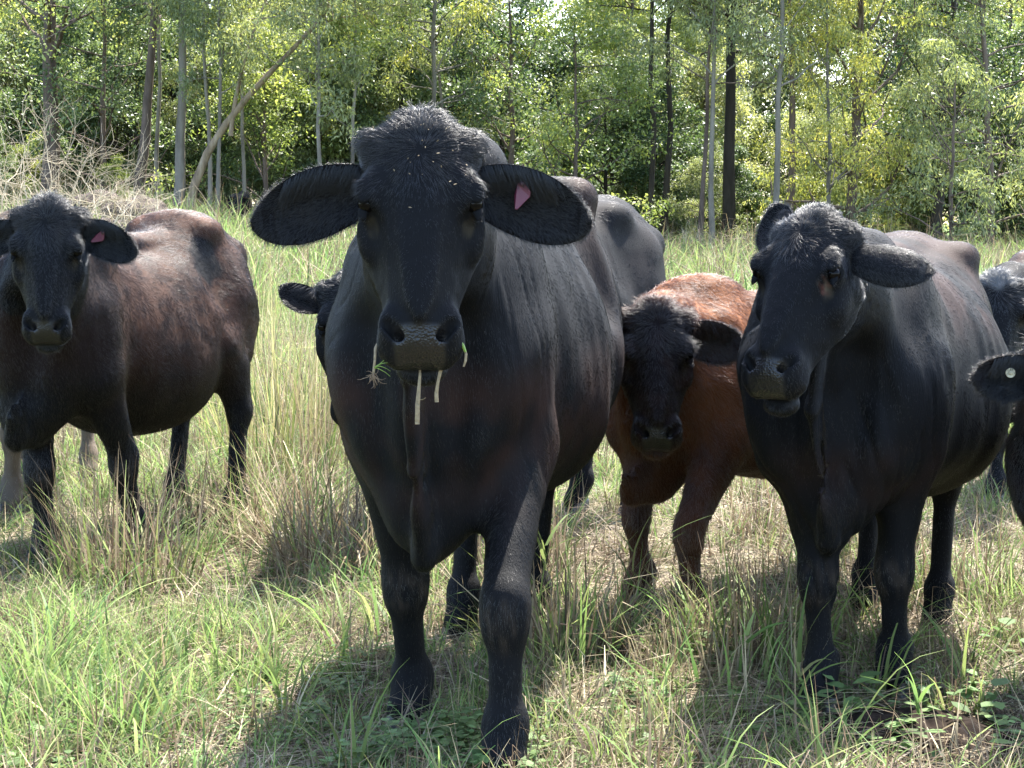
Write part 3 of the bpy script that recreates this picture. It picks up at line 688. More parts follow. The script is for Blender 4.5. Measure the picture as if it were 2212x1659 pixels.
    fold = vnoise(np.stack([V[:, 0] * 1.6 + V[:, 1] * 1.5 + V[:, 2] * .5, V[:, 1] * 1.4, V[:, 2] * .5], 1), .10, seed + 2)
    dsp -= folds * neckm * .0028 * np.exp(-(fold / .2) ** 2) * np.clip(.5 + vnoise(V, .3, seed + 9), 0, 1)
    dsp += inhead * .0012 * vnoise(V, .02, seed + 3)
    V = V + N * dsp[:, None]
    nb_ = len(V)
    # ears
    base_u = -.095; EV = []; EQ = []; ES = []; ET = []; ESd = []; EP = []; off = nb_
    up = np.array([0, 0, 1.0]); ear_frames = []
    ears = ears or {}
    for sg in (-1, 1):
        p = dict(L=.225, W=.062, out=1.0, fwd=0.12, up=-.25, cup=.030, gx=0.15, gy=-1, gz=-.1, droop=.10); p.update(ears.get(sg, ears.get('both', {})))
        if p.get('skip'): continue
        e_ = p['out'] * sg * Wd + p['fwd'] * V_ * 1.0 + p['up'] * (-U); e_ = nrm(e_)
        gw = nrm(np.array([sg * p['gx'], p['gy'], p['gz']])) if 'gworld' not in p else W2L @ nrm(np.array(p['gworld'], float))
        f_ = nrm(np.cross(gw, e_)); f_ = f_ if f_ @ (-U) > 0 else -f_
        g_ = nrm(np.cross(e_, f_)); g_ = g_ if g_ @ gw > 0 else -g_
        b0 = H(p.get('bu', base_u), sg * .095, -.035)
        ev, eq, es, et, esd = ear_geo(b0, e_, f_, g_, p['L'] * hs, p['W'] * hs, p['cup'] * hs, droop=p['droop'])
        ev = ev + .0025 * vnoise(ev, .03, seed)[:, None] * g_
        EV.append(ev); EQ.append(eq + off); off += len(ev); ES.append(es); ET.append(et); ESd.append(esd); EP.append(np.tile(np.concatenate([e_, f_, g_]), (len(ev), 1)))
        ear_frames.append((sg, b0, e_, f_, g_, p))
    V = np.concatenate([V] + EV); Q = np.concatenate([Q] + EQ); N = vnormals(V, Q)
    isear = np.arange(len(V)) >= nb_; ES = np.concatenate(ES) if ES else np.zeros(0); ET = np.concatenate(ET) if len(ES) else ES; ESd = np.concatenate(ESd) if len(ES) else ES; EP = np.concatenate(EP) if len(ES) else np.zeros((0, 9))
    hc = headc(V)
    # bare nose
    pad = (hc[:, 0] < .348) * sstep(hc[:, 0], .262, .278) * (1 - sstep(np.abs(hc[:, 1]) + np.clip(-hc[:, 2], 0, 1) * .25, .046, .060)) * sstep(hc[:, 2], -.052, -.042)
    pad = np.where(isear, 0, pad); lipm = np.where(isear | (hc[:, 0] > .352), 0, sstep(hc[:, 0], .30, .325) * sstep(-hc[:, 2], .05, .06) * (hc[:, 2] > -.15) * (np.abs(hc[:, 1]) < .08))
    # deep nostril openings stay dark skin
    ear01 = np.zeros(len(V)); ear01[nb_:] = np.where(ESd > 0, 1.0, 0.5)
    col = colour_fn(V / S, hc, ear01, N)
    padcol = np.array([.013, .012, .012]); col = col * (1 - pad[:, None]) + padcol * pad[:, None]
    tear = np.zeros(len(V))
    for sg in (-1, 1):
        dq = np.sqrt(((hc[:, 0] - .052 + (hc[:, 1] * sg - .105) * .9) / .018) ** 2 * .35 + ((hc[:, 0] - .045) / .030) ** 2 + ((hc[:, 1] * sg - .100) / .014) ** 2)
        tear = np.maximum(tear, (1 - sstep(dq, .6, 1.35)) * (hc[:, 2] > -.02))
    tear = tear * (~isear) * np.clip(.55 + .6 * vnoise(V, .012, seed + 7), 0, 1)
    col = col * (1 - tear[:, None] * .8) + np.array([.040, .033, .022]) * tear[:, None] * .8
    knee = np.zeros(len(V))
    for i in (0, 1): knee = np.maximum(knee, 1 - sstep(np.abs(V[:, 2] - hv[i][2] - .36 * S) + .3 * np.abs(V[:, 0] - hv[i][0]), .02, .09))
    knee *= (V[:, 1] < -.3 * S) * (N[:, 1] < -.2) * np.clip(.3 + vnoise(V * [2, 1, .6], .02, seed + 8), 0, 1)
    col = col * (1 - knee[:, None] * .5) + np.array([.06, .045, .034]) * knee[:, None] * .5
    me = make_mesh(name + '_body', V, Q, M_HIDE, True, {'coat_colour': ('POINT', 'FLOAT_COLOR', np.concatenate([col, np.ones((len(V), 1))], 1)), 'wet': ('POINT', 'FLOAT', np.maximum(pad, lipm * .4))})
    root = empty(name, (ox, oy, oz), -yaw); tag(root, label, cat, group)
    body = obj('body', me, root)
    # ---- coat
    if hair:
        tri = np.concatenate([Q[:, [0, 1, 2]], Q[:, [0, 2, 3]]])
        P0, P1, P3 = V[tri[:, 0]], V[tri[:, 1]], V[tri[:, 2]]
        area = np.linalg.norm(np.cross(P1 - P0, P3 - P0), axis=1) / 2
        fn = N[tri].mean(1); cen = (P0 + P1 + P3) / 3
        camL = toL((0, 0, CAM_H)); vd = nrm(camL - cen); facing = (fn * vd).sum(1)
        tp = pad[tri].mean(1); tear_t = isear[tri].any(1)
        wgt = area * np.where(facing > -.45, 1, 0) * (1 - np.clip(tp * 1.3, 0, 1)) * np.where(tear_t, 2.4, 1) * (1 + 1.2 * (headc(cen)[:, 0] > -.25) * (np.linalg.norm(headc(cen), axis=1) < .40))
        # what shows outside the picture gets little
        wc = cen @ W2L + O; pxl = wc[:, 0] / wc[:, 1] * FPX + 512
        wgt *= np.where((pxl < -60) | (pxl > 1084), .03, 1)
        # eyes stay clear
        hcc = headc(cen)
        for sg in (-1, 1): wgt *= np.where(((hcc[:, 0] - .004) / .026) ** 2 + ((hcc[:, 1] * sg - .122) / .026) ** 2 + ((hcc[:, 2] - .042) / .024) ** 2 < 1, 0, 1)
        for sg in (-1, 1): wgt *= np.where(((hcc[:, 0] - .282) / .026) ** 2 + ((hcc[:, 1] * sg - .055) / .018) ** 2 + ((hcc[:, 2] - .026) / .024) ** 2 < 1, .1, 1)
        r = np.random.default_rng(seed * 11 + 5)
        ti = r.choice(len(tri), hair, p=wgt / wgt.sum()); a = r.random((hair, 2)); a = np.where(a.sum(1, keepdims=True) > 1, 1 - a, a)
        w0 = (1 - a.sum(1))[:, None]; w1 = a[:, :1]; w2 = a[:, 1:]
        tr = tri[ti]; ip = lambda A: A[tr[:, 0]] * w0 + A[tr[:, 1]] * w1 + A[tr[:, 2]] * w2
        root_p = ip(V); nn = nrm(ip(N)); cc = ip(col); ph = headc(root_p); he = tear_t[ti]
        near_h = sstep(-np.sqrt((ph[:, 0] - .06) ** 2 + ph[:, 1] ** 2 + (ph[:, 2] + .05) ** 2), -.34, -.22)[:, None]
        q = root_p / S
        lay = np.stack([q[:, 0] * 0, .55 + q[:, 0] * 0, -.75 + q[:, 0] * 0], 1)
        leg = (1 - sstep(q[:, 2], .45, .7))[:, None]; lay = lay * (1 - leg) + np.array([0, .1, -1.0]) * leg
        neck = sstep(-q[:, 1], .55, .75)[:, None] * (1 - leg); lay = lay * (1 - neck) + np.array([0, .35, -.95]) * neck
        # face: hair streams away from a whorl on the forehead and down the nose
        whorl = np.stack([ph[:, 0] + .10, ph[:, 1] * 1.3], 1); wr = np.linalg.norm(whorl, axis=1, keepdims=True) + 1e-4
        hd = (whorl[:, :1] / wr) * U + (whorl[:, 1:] / wr) * Wd
        swirl = (-whorl[:, 1:] / wr) * U + (whorl[:, :1] / wr) * Wd
        hd = hd + swirl * .35 * np.exp(-(wr / .06) ** 2)
        down = sstep(ph[:, 0], .02, .12)[:, None]; hd = hd * (1 - down * .3) + (U * .3 + np.sign(ph[:, 1:2]) * Wd * .6 - V_ * .3) * down
        lay = lay * (1 - near_h) + hd * near_h
        lay = lay + .35 * np.stack([vnoise(root_p, .10, 21), vnoise(root_p, .10, 22), vnoise(root_p, .10, 23)], 1) * (.6 + .4 * min(fuzz - 1, 1)) + (.19 + .10 * min(fuzz - 1, 1)) * np.stack([vnoise(root_p, .025, 24), vnoise(root_p, .025, 25), vnoise(root_p, .025, 26)], 1) + (.05 + .08 * min(fuzz - 1, 1)) * r.normal(size=(hair, 3))
        if he.any():
            k = tr[he, 0] - nb_; k = np.clip(k, 0, len(ES) - 1); e_, f_, g_ = EP[k, :3], EP[k, 3:6], EP[k, 6:]
            tt = ET[k][:, None]; ss = ES[k][:, None]
            lay[he] = e_ * (.5 + .5 * ss) + f_ * (tt ** 3) * 1.2 - f_ * .25 + .25 * r.normal(size=(he.sum(), 3))
        lay -= nn * (lay * nn).sum(1, keepdims=True); lay = nrm(lay)
        ln = hair_len * (1 + .5 * vnoise(root_p, .06, 27)) * r.uniform(.6, 1.3, hair)
        nh = near_h[:, 0]; ln = ln * (1 - nh) + nh * (.0085 + .011 * sstep(-ph[:, 0], -.03, .05)) * fuzz ** .5 * r.uniform(.6, 1.3, hair)
        tf = np.exp(-(((ph[:, 0] + .175) / .055) ** 2 + (ph[:, 1] / .085) ** 2 + ((ph[:, 2] - .0) / .09) ** 2)) + .8 * np.exp(-(((ph[:, 0] + .155) / .035) ** 2 + ((np.abs(ph[:, 1]) - .108) / .034) ** 2))
        tf *= ~he; ln += tf * .024 * tuft * r.uniform(.4, 1.2, hair)
        lift = np.full(hair, .18) * fuzz; lift += tf * .65; lift *= r.uniform(.6, 1.5, hair)
        if he.any():
            edge = (np.abs(ET[k]) > .72) | (ES[k] > .9); front = ESd[k] > 0
            ln[he] = np.where(edge, .012, np.where(front, .016, .009)) * r.uniform(.5, 1.3, he.sum()) * fuzz ** .5; lift[he] = np.where(edge, .45, .35)
            up_in = front & (ET[k] > .35) & (ES[k] < .7)
            dd = lay[he]; dd[up_in] = -EP[k, 3:6][up_in] * .9 + EP[k, :3][up_in] * .5; lay[he] = nrm(dd); ln[he] = np.where(up_in, .042, ln[he]) 
        tail_m = (q[:, 1] > .93) & (q[:, 2] < .80); ln = np.where(tail_m, .16 * S, ln); lay[tail_m] = nrm(np.array([0, .05, -1.0]) + .18 * r.normal(size=(tail_m.sum(), 3)))
        dirs = lay; norm_ = nn * (lift / .55 / 1.0)[:, None]
        cc = np.where((he & (ESd[np.clip(tr[:, 0] - nb_, 0, len(ESd) - 1)] > 0))[:, None], cc * .4, cc); cc = cc * r.uniform(.75, 1.25, hair)[:, None] * (1 + .25 * vnoise(root_p, .05, 28))[:, None]
        curl = (.09 + .10 * tf)[:, None] * r.normal(size=(hair, 3)) * fuzz
        rad = hair_r * r.uniform(.7, 1.3, hair) * (1 + .3 * tf)
        curves_object('coat', root_p - nn * .001, dirs, ln, 4, np.clip(cc, 0.001, 1), rad, root, M_FUR, curl=curl, normal=norm_)
    # ---- small parts
    if eyes:
        for sg in (-1, 1):
            eo = obj('eye', EYE_ME, root); eo.location = H(.004, sg * .1135, .0335); eo.scale = (hs, hs, hs)
    for h in hv:
        for sx in (-1, 1):
            ho = obj('hoof', HOOF_ME, root); ho.location = (h[0] + sx * .031 * S, h[1] - .012 * S, h[2] - .006); ho.scale = (S * 1.0, S * 1.05, S * 1.0); ho.rotation_euler = (0, 0, sx * .10)
    if tag_kind:
        for sg, b0, e_, f_, g_, p in ear_frames:
            if sg != tag_kind[0]: continue
            s0, t0 = tag_kind[1], tag_kind[2]; ctr = b0 + e_ * p['L'] * hs * s0 - f_ * (p['droop'] * p['L'] * hs * s0 ** 2) + f_ * t0 * p['W'] * hs - g_ * (p['cup'] * hs * .75) + g_ * .020
            ang = tag_kind[3]; ca, sa = math.cos(ang), math.sin(ang); X = e_ * ca + f_ * sa; Y = -e_ * sa + f_ * ca
            if tag_kind[4] == 'button':
                n = 24; outl = [(.0155 * math.cos(2 * math.pi * i / n), .0155 * math.sin(2 * math.pi * i / n)) for i in range(n)]; m = M_TAGCREAM
            else:
                outl = [(x * .84, y * .84) for x, y in [(-.006, .034), (.008, .032), (.026, .016), (.028, .004), (.004, -.036), (-.003, -.036), (-.012, -.004), (-.012, .026)]]; m = M_TAG
            n = len(outl); pv = []
            for z, sc_ in ((0, .96), (.0008, 1), (.0024, 1), (.0032, .94)): pv += [ctr + X * x * sc_ * hs + Y * y * sc_ * hs + g_ * (z + .012 * (y / .034) ** 2 * (y < 0)) for x, y in outl]
            me_v = np.array(pv); qs = np.array([(r_ * n + i, r_ * n + (i + 1) % n, (r_ + 1) * n + (i + 1) % n, (r_ + 1) * n + i) for r_ in range(3) for i in range(n)])
            me_t = make_mesh('ear_tag', me_v, [qs, np.array([list(range(n))[::-1]]), np.array([list(range(3 * n, 4 * n))])], m, False)
            to = obj('ear_tag', me_t, root); tag(to, 'round cream button ear tag' if tag_kind[4] == 'button' else 'crimson pointed ear tag')
            n = 14; rr = .0055 if tag_kind[4] != 'button' else .005; yy = .026 if tag_kind[4] != 'button' else 0
            sv = []
            for z, k_ in ((.003, 1), (.0065, .95), (.0078, .5)): sv += [ctr + Y * yy * hs + X * (rr * k_ * math.cos(2 * math.pi * i / n)) + Y * (rr * k_ * math.sin(2 * math.pi * i / n)) + g_ * z for i in range(n)]
            sq = np.array([(r_ * n + i, r_ * n + (i + 1) % n, (r_ + 1) * n + (i + 1) % n, (r_ + 1) * n + i) for r_ in range(2) for i in range(n)])
            so = obj('stud', make_mesh('tag_stud', np.array(sv), [sq, np.array([list(range(2 * n, 3 * n))])], M_TAGSTUD if tag_kind[4] != 'button' else M_TAGCREAM, True), to)
    print('%s %d verts, %.1fs' % (name, len(V), time.time() - T0))
    return root, H, W2L, O
EYE_ME = uv_sphere('eyeball', .0195, M_EYE)

# ---- coat colours
BLK = np.array([.0050, .0053, .0064])
def c_black(tint=(.045, .020, .013), amt=.25, seed=1, where=None):
    def fn(q, hc, ear, N):
        n = np.clip(.5 + .9 * vnoise(q, .16, seed) + .5 * vnoise(q, .05, seed + 1), 0, 1)
        inh = np.linalg.norm(hc - [.06, 0, -.05], axis=1) < .30
        w = where(q) if where else sstep(q[:, 2], .4, 1.2) * sstep(q[:, 1], -.6, 0)
        a = (amt * n * w * ~inh)[:, None]
        c = BLK * (1 - a) + np.array(tint) * a
        c = np.where((ear == 1)[:, None], c * .35 + np.array([.0015, .0008, .0008]), c)
        return c
    return fn
HAIR = lambda n: int(n * 1.0)
def brownish_front(q): return sstep(q[:, 2], .55, .75) * (1 - sstep(q[:, 2], .85, 1.0)) * .8 + sstep(q[:, 1], .1, .6) * sstep(q[:, 2], .9, 1.3)
GC = 'cattle standing in the paddock'
MAIN = cow('cow', (-.085, 5.38), R(9), 1.0, (-.187, 4.12, 1.30), R(1), R(72), [(-.259, 4.98), (-.02, 4.45), (-.155, 5.98), (.06, 6.05)],
    c_black(tint=(.040, .019, .013), amt=.75, seed=31, where=brownish_front),
    'large black cow facing us front and centre with straw hanging from its mouth', 'cow', GC,
    ears={'both': dict(L=.280, W=.068, bu=-.066, out=1.0, up=-.10, fwd=-.05, cup=.035, droop=.20)}, hair=HAIR(280000), hb=.011, hh=.0052, tag_kind=(1, .42, -.05, R(-8), 'tag'), widen=.81, hair_r=.00034, seed=3, hump=.05, hip=(.05, 1.2), hs=.965)

# black and reddish brown cow on the image left
RUST = np.array([.046, .019, .010])
def c_rusty(q, hc, ear, N):
    n1 = vnoise(q, .20, 41); n2 = vnoise(q, .06, 42); n3 = vnoise(q * [1, .5, 1.6], .025, 43)
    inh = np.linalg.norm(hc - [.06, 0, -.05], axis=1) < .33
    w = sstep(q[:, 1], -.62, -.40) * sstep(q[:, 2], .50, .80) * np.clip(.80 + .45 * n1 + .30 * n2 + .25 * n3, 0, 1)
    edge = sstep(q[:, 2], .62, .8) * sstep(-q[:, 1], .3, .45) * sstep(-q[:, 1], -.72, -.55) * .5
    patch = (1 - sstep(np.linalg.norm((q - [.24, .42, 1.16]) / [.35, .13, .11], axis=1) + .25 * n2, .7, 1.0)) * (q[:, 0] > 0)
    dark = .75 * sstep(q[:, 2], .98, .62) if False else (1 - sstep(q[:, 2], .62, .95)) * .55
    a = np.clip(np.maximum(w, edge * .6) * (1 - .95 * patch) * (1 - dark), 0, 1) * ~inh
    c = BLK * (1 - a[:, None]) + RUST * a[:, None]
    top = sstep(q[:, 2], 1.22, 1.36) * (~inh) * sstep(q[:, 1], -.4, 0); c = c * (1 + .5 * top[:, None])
    return np.where((ear == 1)[:, None], c * .6, c)
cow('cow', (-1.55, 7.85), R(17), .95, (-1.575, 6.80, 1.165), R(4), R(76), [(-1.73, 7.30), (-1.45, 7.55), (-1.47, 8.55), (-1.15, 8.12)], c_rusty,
    'black and reddish brown cow at the left, black dewlap hanging, straw around its legs', 'cow', GC,
    ears={1: dict(L=.235, W=.066, out=1.0, up=-.05, fwd=-.05, cup=.035, droop=.28), -1: dict(L=.235, W=.06, up=-.05, droop=.3)}, hair=HAIR(190000), hb=.013, hh=.008, tag_kind=(1, .36, -.15, R(-50), 'tag'),
    widen=.78, belly=.07, wdrop=.16, seed=12, hair_len=.018, fuzz=1.5, hair_r=.0005, hs=.90, hump=.0)

# black cow on the image right
_cb = c_black(tint=(.034, .017, .013), amt=.75, seed=51, where=lambda q: sstep(q[:, 2], .98, 1.15) * sstep(q[:, 1], -.55, -.2) + (1 - sstep(np.abs(q[:, 2] - .68), .02, .14)) * (q[:, 1] < -.5) * .5)
def c_sore(q, hc, ear, N):
    c = _cb(q, hc, ear, N); d = np.sqrt(((hc[:, 0] - .040) / .019) ** 2 + ((hc[:, 1] - .097) / .012) ** 2) + .5 * vnoise(hc, .012, 52)
    m = ((1 - sstep(d, .5, 1.2)) * (hc[:, 2] > 0))[:, None]; n = np.clip(.5 + .8 * vnoise(hc, .009, 53), 0, 1)[:, None]
    return c * (1 - m) + (np.array([.09, .025, .02]) * n + np.array([.10, .085, .065]) * (1 - n)) * m
cow('cow', (1.055, 5.80), R(20), .90, (1.36 * .0 + .695, 4.80, 1.135), R(-38), R(58), [(.80, 5.14), (1.03, 5.33), (1.14, 6.40), (1.33, 6.18)],
    c_sore,
    'black cow at the right, head turned left, sore below its eye', 'cow', GC,
    ears={1: dict(L=.235, W=.058, out=1.0, up=.02, fwd=-.30, cup=.030, droop=.05, gworld=(-.1, .8, -.5)), -1: dict(L=.20, W=.062, out=.8, up=1.3, fwd=-.1, cup=.03, droop=.0, gworld=(-.6, -.8, 0))},
    hair=HAIR(200000), hb=.011, hh=.0055, widen=1.0, seed=23, hair_len=.012, hair_r=.00038, hump=.0, hs=.89, tuft=.45, wdrop=.04, folds=2.6)

# red calf with a black face
RED = np.array([.17, .060, .020])
def c_red(q, hc, ear, N):
    n1 = vnoise(q, .22, 61); n2 = vnoise(q, .05, 62)
    r = np.sqrt(((hc[:, 0] - .09) * .85) ** 2 + (hc[:, 1] * 1.25) ** 2 + (hc[:, 2] * .9) ** 2)
    face = (1 - sstep(r, .21, .29)) * sstep(hc[:, 2], -.17, -.07)
    legs = (1 - sstep(q[:, 2] + .05 * n1, .35, .62)) * .75
    low = (1 - sstep(q[:, 2], .62, 1.08)) * .74
    chest = sstep(-q[:, 1], .60, .78) * (1 - sstep(q[:, 2], .95, 1.3)) * .5
    k = np.clip(np.maximum(np.maximum(face, legs), np.maximum(low, chest)) + .10 * n2, 0, 1)[:, None]
    k = np.where((ear > 0)[:, None], .85, k)
    c = RED * (1 + .3 * n1[:, None]) * (1 - k) + np.array([.011, .007, .007]) * k
    return c
cow('calf', (.86, 6.82), R(50), .75, (.437, 6.05, .865), R(0), R(76), [(.415, 6.62), (.545, 6.24), (1.16, 7.42), (1.30, 7.10)], c_red,
    'shaggy reddish calf with a black face, standing between two large black cows', 'calf', GC,
    ears={'both': dict(L=.245, W=.070, out=1.0, up=-.10, fwd=-.1, cup=.03, droop=.12)}, hair=HAIR(150000), hb=.011, hh=.0065, widen=1.02, seed=34, hair_len=.021, fuzz=1.8, hair_r=.00055, hs=.83, dewlap=.5, legw=1.08, tuft=.5)

# black cow behind the main one: only its face edge, ear and rump show
cow('cow', (-.02, 8.30), R(38), 1.0, (-.55, 7.0, .90), R(8), R(72), [(-.33, 7.80), (-.05, 7.55), (.28, 8.72), (.52, 8.55)], c_black(amt=.5, seed=71, tint=(.022, .017, .017)),
    'black cow half hidden behind the big front cow, one ear, eye and rump showing', 'cow', GC,
    ears={-1: dict(L=.18, W=.05, out=.8, up=.35, fwd=-.1, cup=.03, droop=.0, gworld=(.5, -.6, .2))}, hair=HAIR(60000), hb=.015, hh=.010, widen=.92, seed=45, hair_r=.0006)
# tan cow cut by the left edge
def c_tan(q, hc, ear, N):
    n = vnoise(q, .2, 81)[:, None]; k = (1 - sstep(q[:, 2], .3, .75))[:, None]
    return np.array([.085, .056, .034]) * (1 + .35 * n) * (1 - k * .2) + np.array([.12, .11, .095]) * k * .6
cow('cow', (-2.22, 9.2), R(-8), .92, (-2.62, 7.9, 1.05), R(-10), R(70), [(-2.5, 8.7), (-2.2, 8.72), (-2.42, 9.8), (-2.08, 9.75)], c_tan,
    'tan brown cow behind the black and brown one, mostly cut off by the photo edge', 'cow', GC, hair=HAIR(30000), hb=.018, hh=.016, seed=56, hair_r=.0009, fuzz=1.5)
# dark cow with a frosted poll looking over the right cow
def c_frost(q, hc, ear, N):
    n = vnoise(q, .05, 91)
    c = c_black(tint=(.07, .036, .028), amt=.9, seed=92, where=lambda q: sstep(-(-q[:, 1]), -.8, -.55))(q, hc, ear, N)
    f = (1 - sstep(np.sqrt(((hc[:, 0] + .16) / .06) ** 2 + (hc[:, 1] / .09) ** 2) + .4 * n, .5, 1.1))[:, None] * (np.abs(hc[:, 2] - .03) < .12)[:, None]
    return c * (1 - f) + np.array([.10, .10, .10]) * f
cow('cow', (2.62, 9.75), R(28), .80, (2.03, 8.35, .88), R(-6), R(70), [(2.20, 9.05), (2.55, 9.3), (2.7, 10.3), (3.0, 10.1)], c_frost,
    'dark cow with a frosty grey poll looking out from behind the right black cow', 'cow', GC, hair=HAIR(50000), hb=.016, hh=.010, seed=67, hair_r=.0008, fuzz=1.5, hs=.92,
    ears={1: dict(L=.2, W=.06, up=.05)})
# dark brown calf at the right edge: its tagged ear and shaggy chest are in the picture
cow('calf', (1.80, 5.72), R(38), .66, (1.425, 5.0, .835), R(-8), R(68), [(1.45, 5.28), (1.69, 5.16), (2.15, 6.35), (2.4, 6.2)], c_black(tint=(.030, .015, .011), amt=1.0, seed=99, where=lambda q: q[:, 2] * 0 + .9),
    'dark brown calf at the right edge, cream button tag in its ear', 'calf', GC, ears={-1: dict(L=.225, W=.062, out=1.0, up=-.05, fwd=.0, cup=.03, droop=.06), 1: dict(L=.2, W=.06)},
    hair=HAIR(60000), hb=.012, hh=.009, seed=78, hair_len=.022, fuzz=2, hair_r=.0006, hs=.80, tag_kind=(-1, .50, 0.0, 0, 'button'), dewlap=.5)
# reddish brown back at the right edge, farther off, and one resting far away
cow('cow', (3.75, 11.2), R(60), .78, (3.32, 10.3, .8), R(20), R(60), [(3.4, 10.8), (3.6, 10.6), (4.4, 11.6), (4.6, 11.4)], c_black(tint=(.07, .032, .024), amt=1.0, seed=103, where=lambda q: q[:, 2] * 0 + .9),
    'reddish brown cow beyond the frosty headed one at the right edge', 'cow', GC, hair=HAIR(12000), hb=.02, hh=.016, seed=89, hair_r=.0012, fuzz=1.5)
cow('cow', (-5.42, 40.0), R(-20), .55, (-5.35, 39.3, float(terrain(-5.4, 39)) + .62), R(10), R(50), [(-5.55, 39.7), (-5.35, 39.7), (-5.6, 40.3), (-5.35, 40.3)], c_black(seed=111),
    'black cow far off at the foot of the trees, behind tall dry grass', 'cow', GC, hair=0, hb=.04, hh=.025, seed=90, hs=.7)
# ------------------------------------------------------------------ trees
def tube(pts, rad, n=7, rough=0.0, rg=None):
    pts = np.asarray(pts, float); m = len(pts); T = np.gradient(pts, axis=0); T = nrm(T); ref = np.array([1.0, 0.1, 0.05]) if abs(T[:, 0]).mean() < .8 else np.array([0, 1.0, .1])
    A = nrm(np.cross(T, ref)); B = np.cross(T, A); th = np.arange(n) * 2 * math.pi / n
    rad = np.asarray(rad)[:, None] * (1 + (rough * rg.uniform(-1, 1, (m, n)) if rough else 0))
    V = pts[:, None] + (A[:, None] * np.cos(th)[None, :, None] + B[:, None] * np.sin(th)[None, :, None]) * rad[..., None]
    i = np.arange(m - 1)[:, None] * n; j = np.arange(n)[None]; F = np.stack([(i + j), (i + (j + 1) % n), (i + n + (j + 1) % n), (i + n + j)], -1).reshape(-1, 4)
    return V.reshape(-1, 3), F
def join(parts):
    V = []; F = []; o = 0
    for v, f in parts: V.append(v); F.append(f + o); o += len(v)
    return np.concatenate(V), np.concatenate(F)
def bark_material(name, stops, sc_=6.0):
    t = NT(name); tc = t.a('ShaderNodeTexCoord'); mp = t.a('ShaderNodeMapping', {'Scale': (1, 1, .22)}); t.l.new(tc.outputs['Object'], mp.inputs[0])
    n1 = t.a('ShaderNodeTexNoise', {'Scale': sc_, 'Detail': 6.0, 'Roughness': .65}); t.l.new(mp.outputs[0], n1.inputs['Vector'])
    rnd = t.a('ShaderNodeObjectInfo').outputs['Random']; k = t.a('ShaderNodeMapRange', {'Value': rnd, 'To Min': .8, 'To Max': 1.2}).outputs[0]
    c = t.a('ShaderNodeHueSaturation', {'Color': t.ramp(n1.outputs[0], stops), 'Value': k}).outputs[0]
    b = t.a('ShaderNodeBump', {'Strength': .6, 'Distance': .03, 'Height': n1.outputs[0]})
    t.surf(t.a('ShaderNodeBsdfPrincipled', {'Base Color': c, 'Roughness': .85, 'Specular IOR Level': .2, 'Normal': b.outputs[0]}).outputs[0]); return t.m
BARK = {'brown': bark_material('brown_bark', [(.3, (.05, .035, .028)), (.6, (.15, .11, .09)), (.8, (.24, .19, .16))]),
        'pale': bark_material('pale_bark', [(.3, (.09, .075, .06)), (.55, (.20, .175, .145)), (.8, (.34, .31, .27))], 3.5),
        'tan': bark_material('tan_bark', [(.3, (.07, .05, .035)), (.5, (.22, .16, .105)), (.7, (.34, .27, .19))], 5),
        'dark': bark_material('dark_bark', [(.3, (.020, .017, .014)), (.6, (.055, .045, .038)), (.85, (.12, .10, .085))])}
def leaf_material(name, stops, trans=.5, rough=.5):
    t = NT(name); tn = t.a('ShaderNodeAttribute', attribute_name='tint').outputs['Fac']; rnd = t.a('ShaderNodeObjectInfo').outputs['Random']
    c = t.ramp(tn, stops); k = t.a('ShaderNodeMapRange', {'Value': rnd, 'To Min': .95, 'To Max': 1.45}).outputs[0]; h = t.a('ShaderNodeMapRange', {'Value': rnd, 'To Min': .515, 'To Max': .485}).outputs[0]
    hs_ = t.a('ShaderNodeHueSaturation', {'Color': c, 'Value': k, 'Hue': h, 'Saturation': .86}).outputs[0]
    b = t.a('ShaderNodeBsdfPrincipled', {'Base Color': hs_, 'Roughness': rough, 'Specular IOR Level': .35}); tr = t.a('ShaderNodeBsdfTranslucent', {'Color': t.mix(1.0, hs_, (1.0, 1.0, .55), 'MULTIPLY')})
    m = t.a('ShaderNodeMixShader', {0: trans}); t.l.new(b.outputs[0], m.inputs[1]); t.l.new(tr.outputs[0], m.inputs[2]); t.surf(m.outputs[0]); return t.m
LEAF = {'gum': leaf_material('gum_leaves', [(0, (.115, .145, .065)), (.6, (.205, .235, .100)), (1, (.33, .35, .16))]),
        'dark': leaf_material('glossy_dark_leaves', [(0, (.045, .080, .035)), (.6, (.095, .148, .060)), (1, (.19, .25, .11))], .42, .45),
        'bright': leaf_material('bright_leaves', [(0, (.135, .185, .045)), (.6, (.245, .295, .072)), (1, (.40, .43, .13))]),
        'yellow': leaf_material('yellow_leaves', [(0, (.18, .20, .035)), (.6, (.33, .33, .055)), (1, (.48, .43, .09))], .45)}
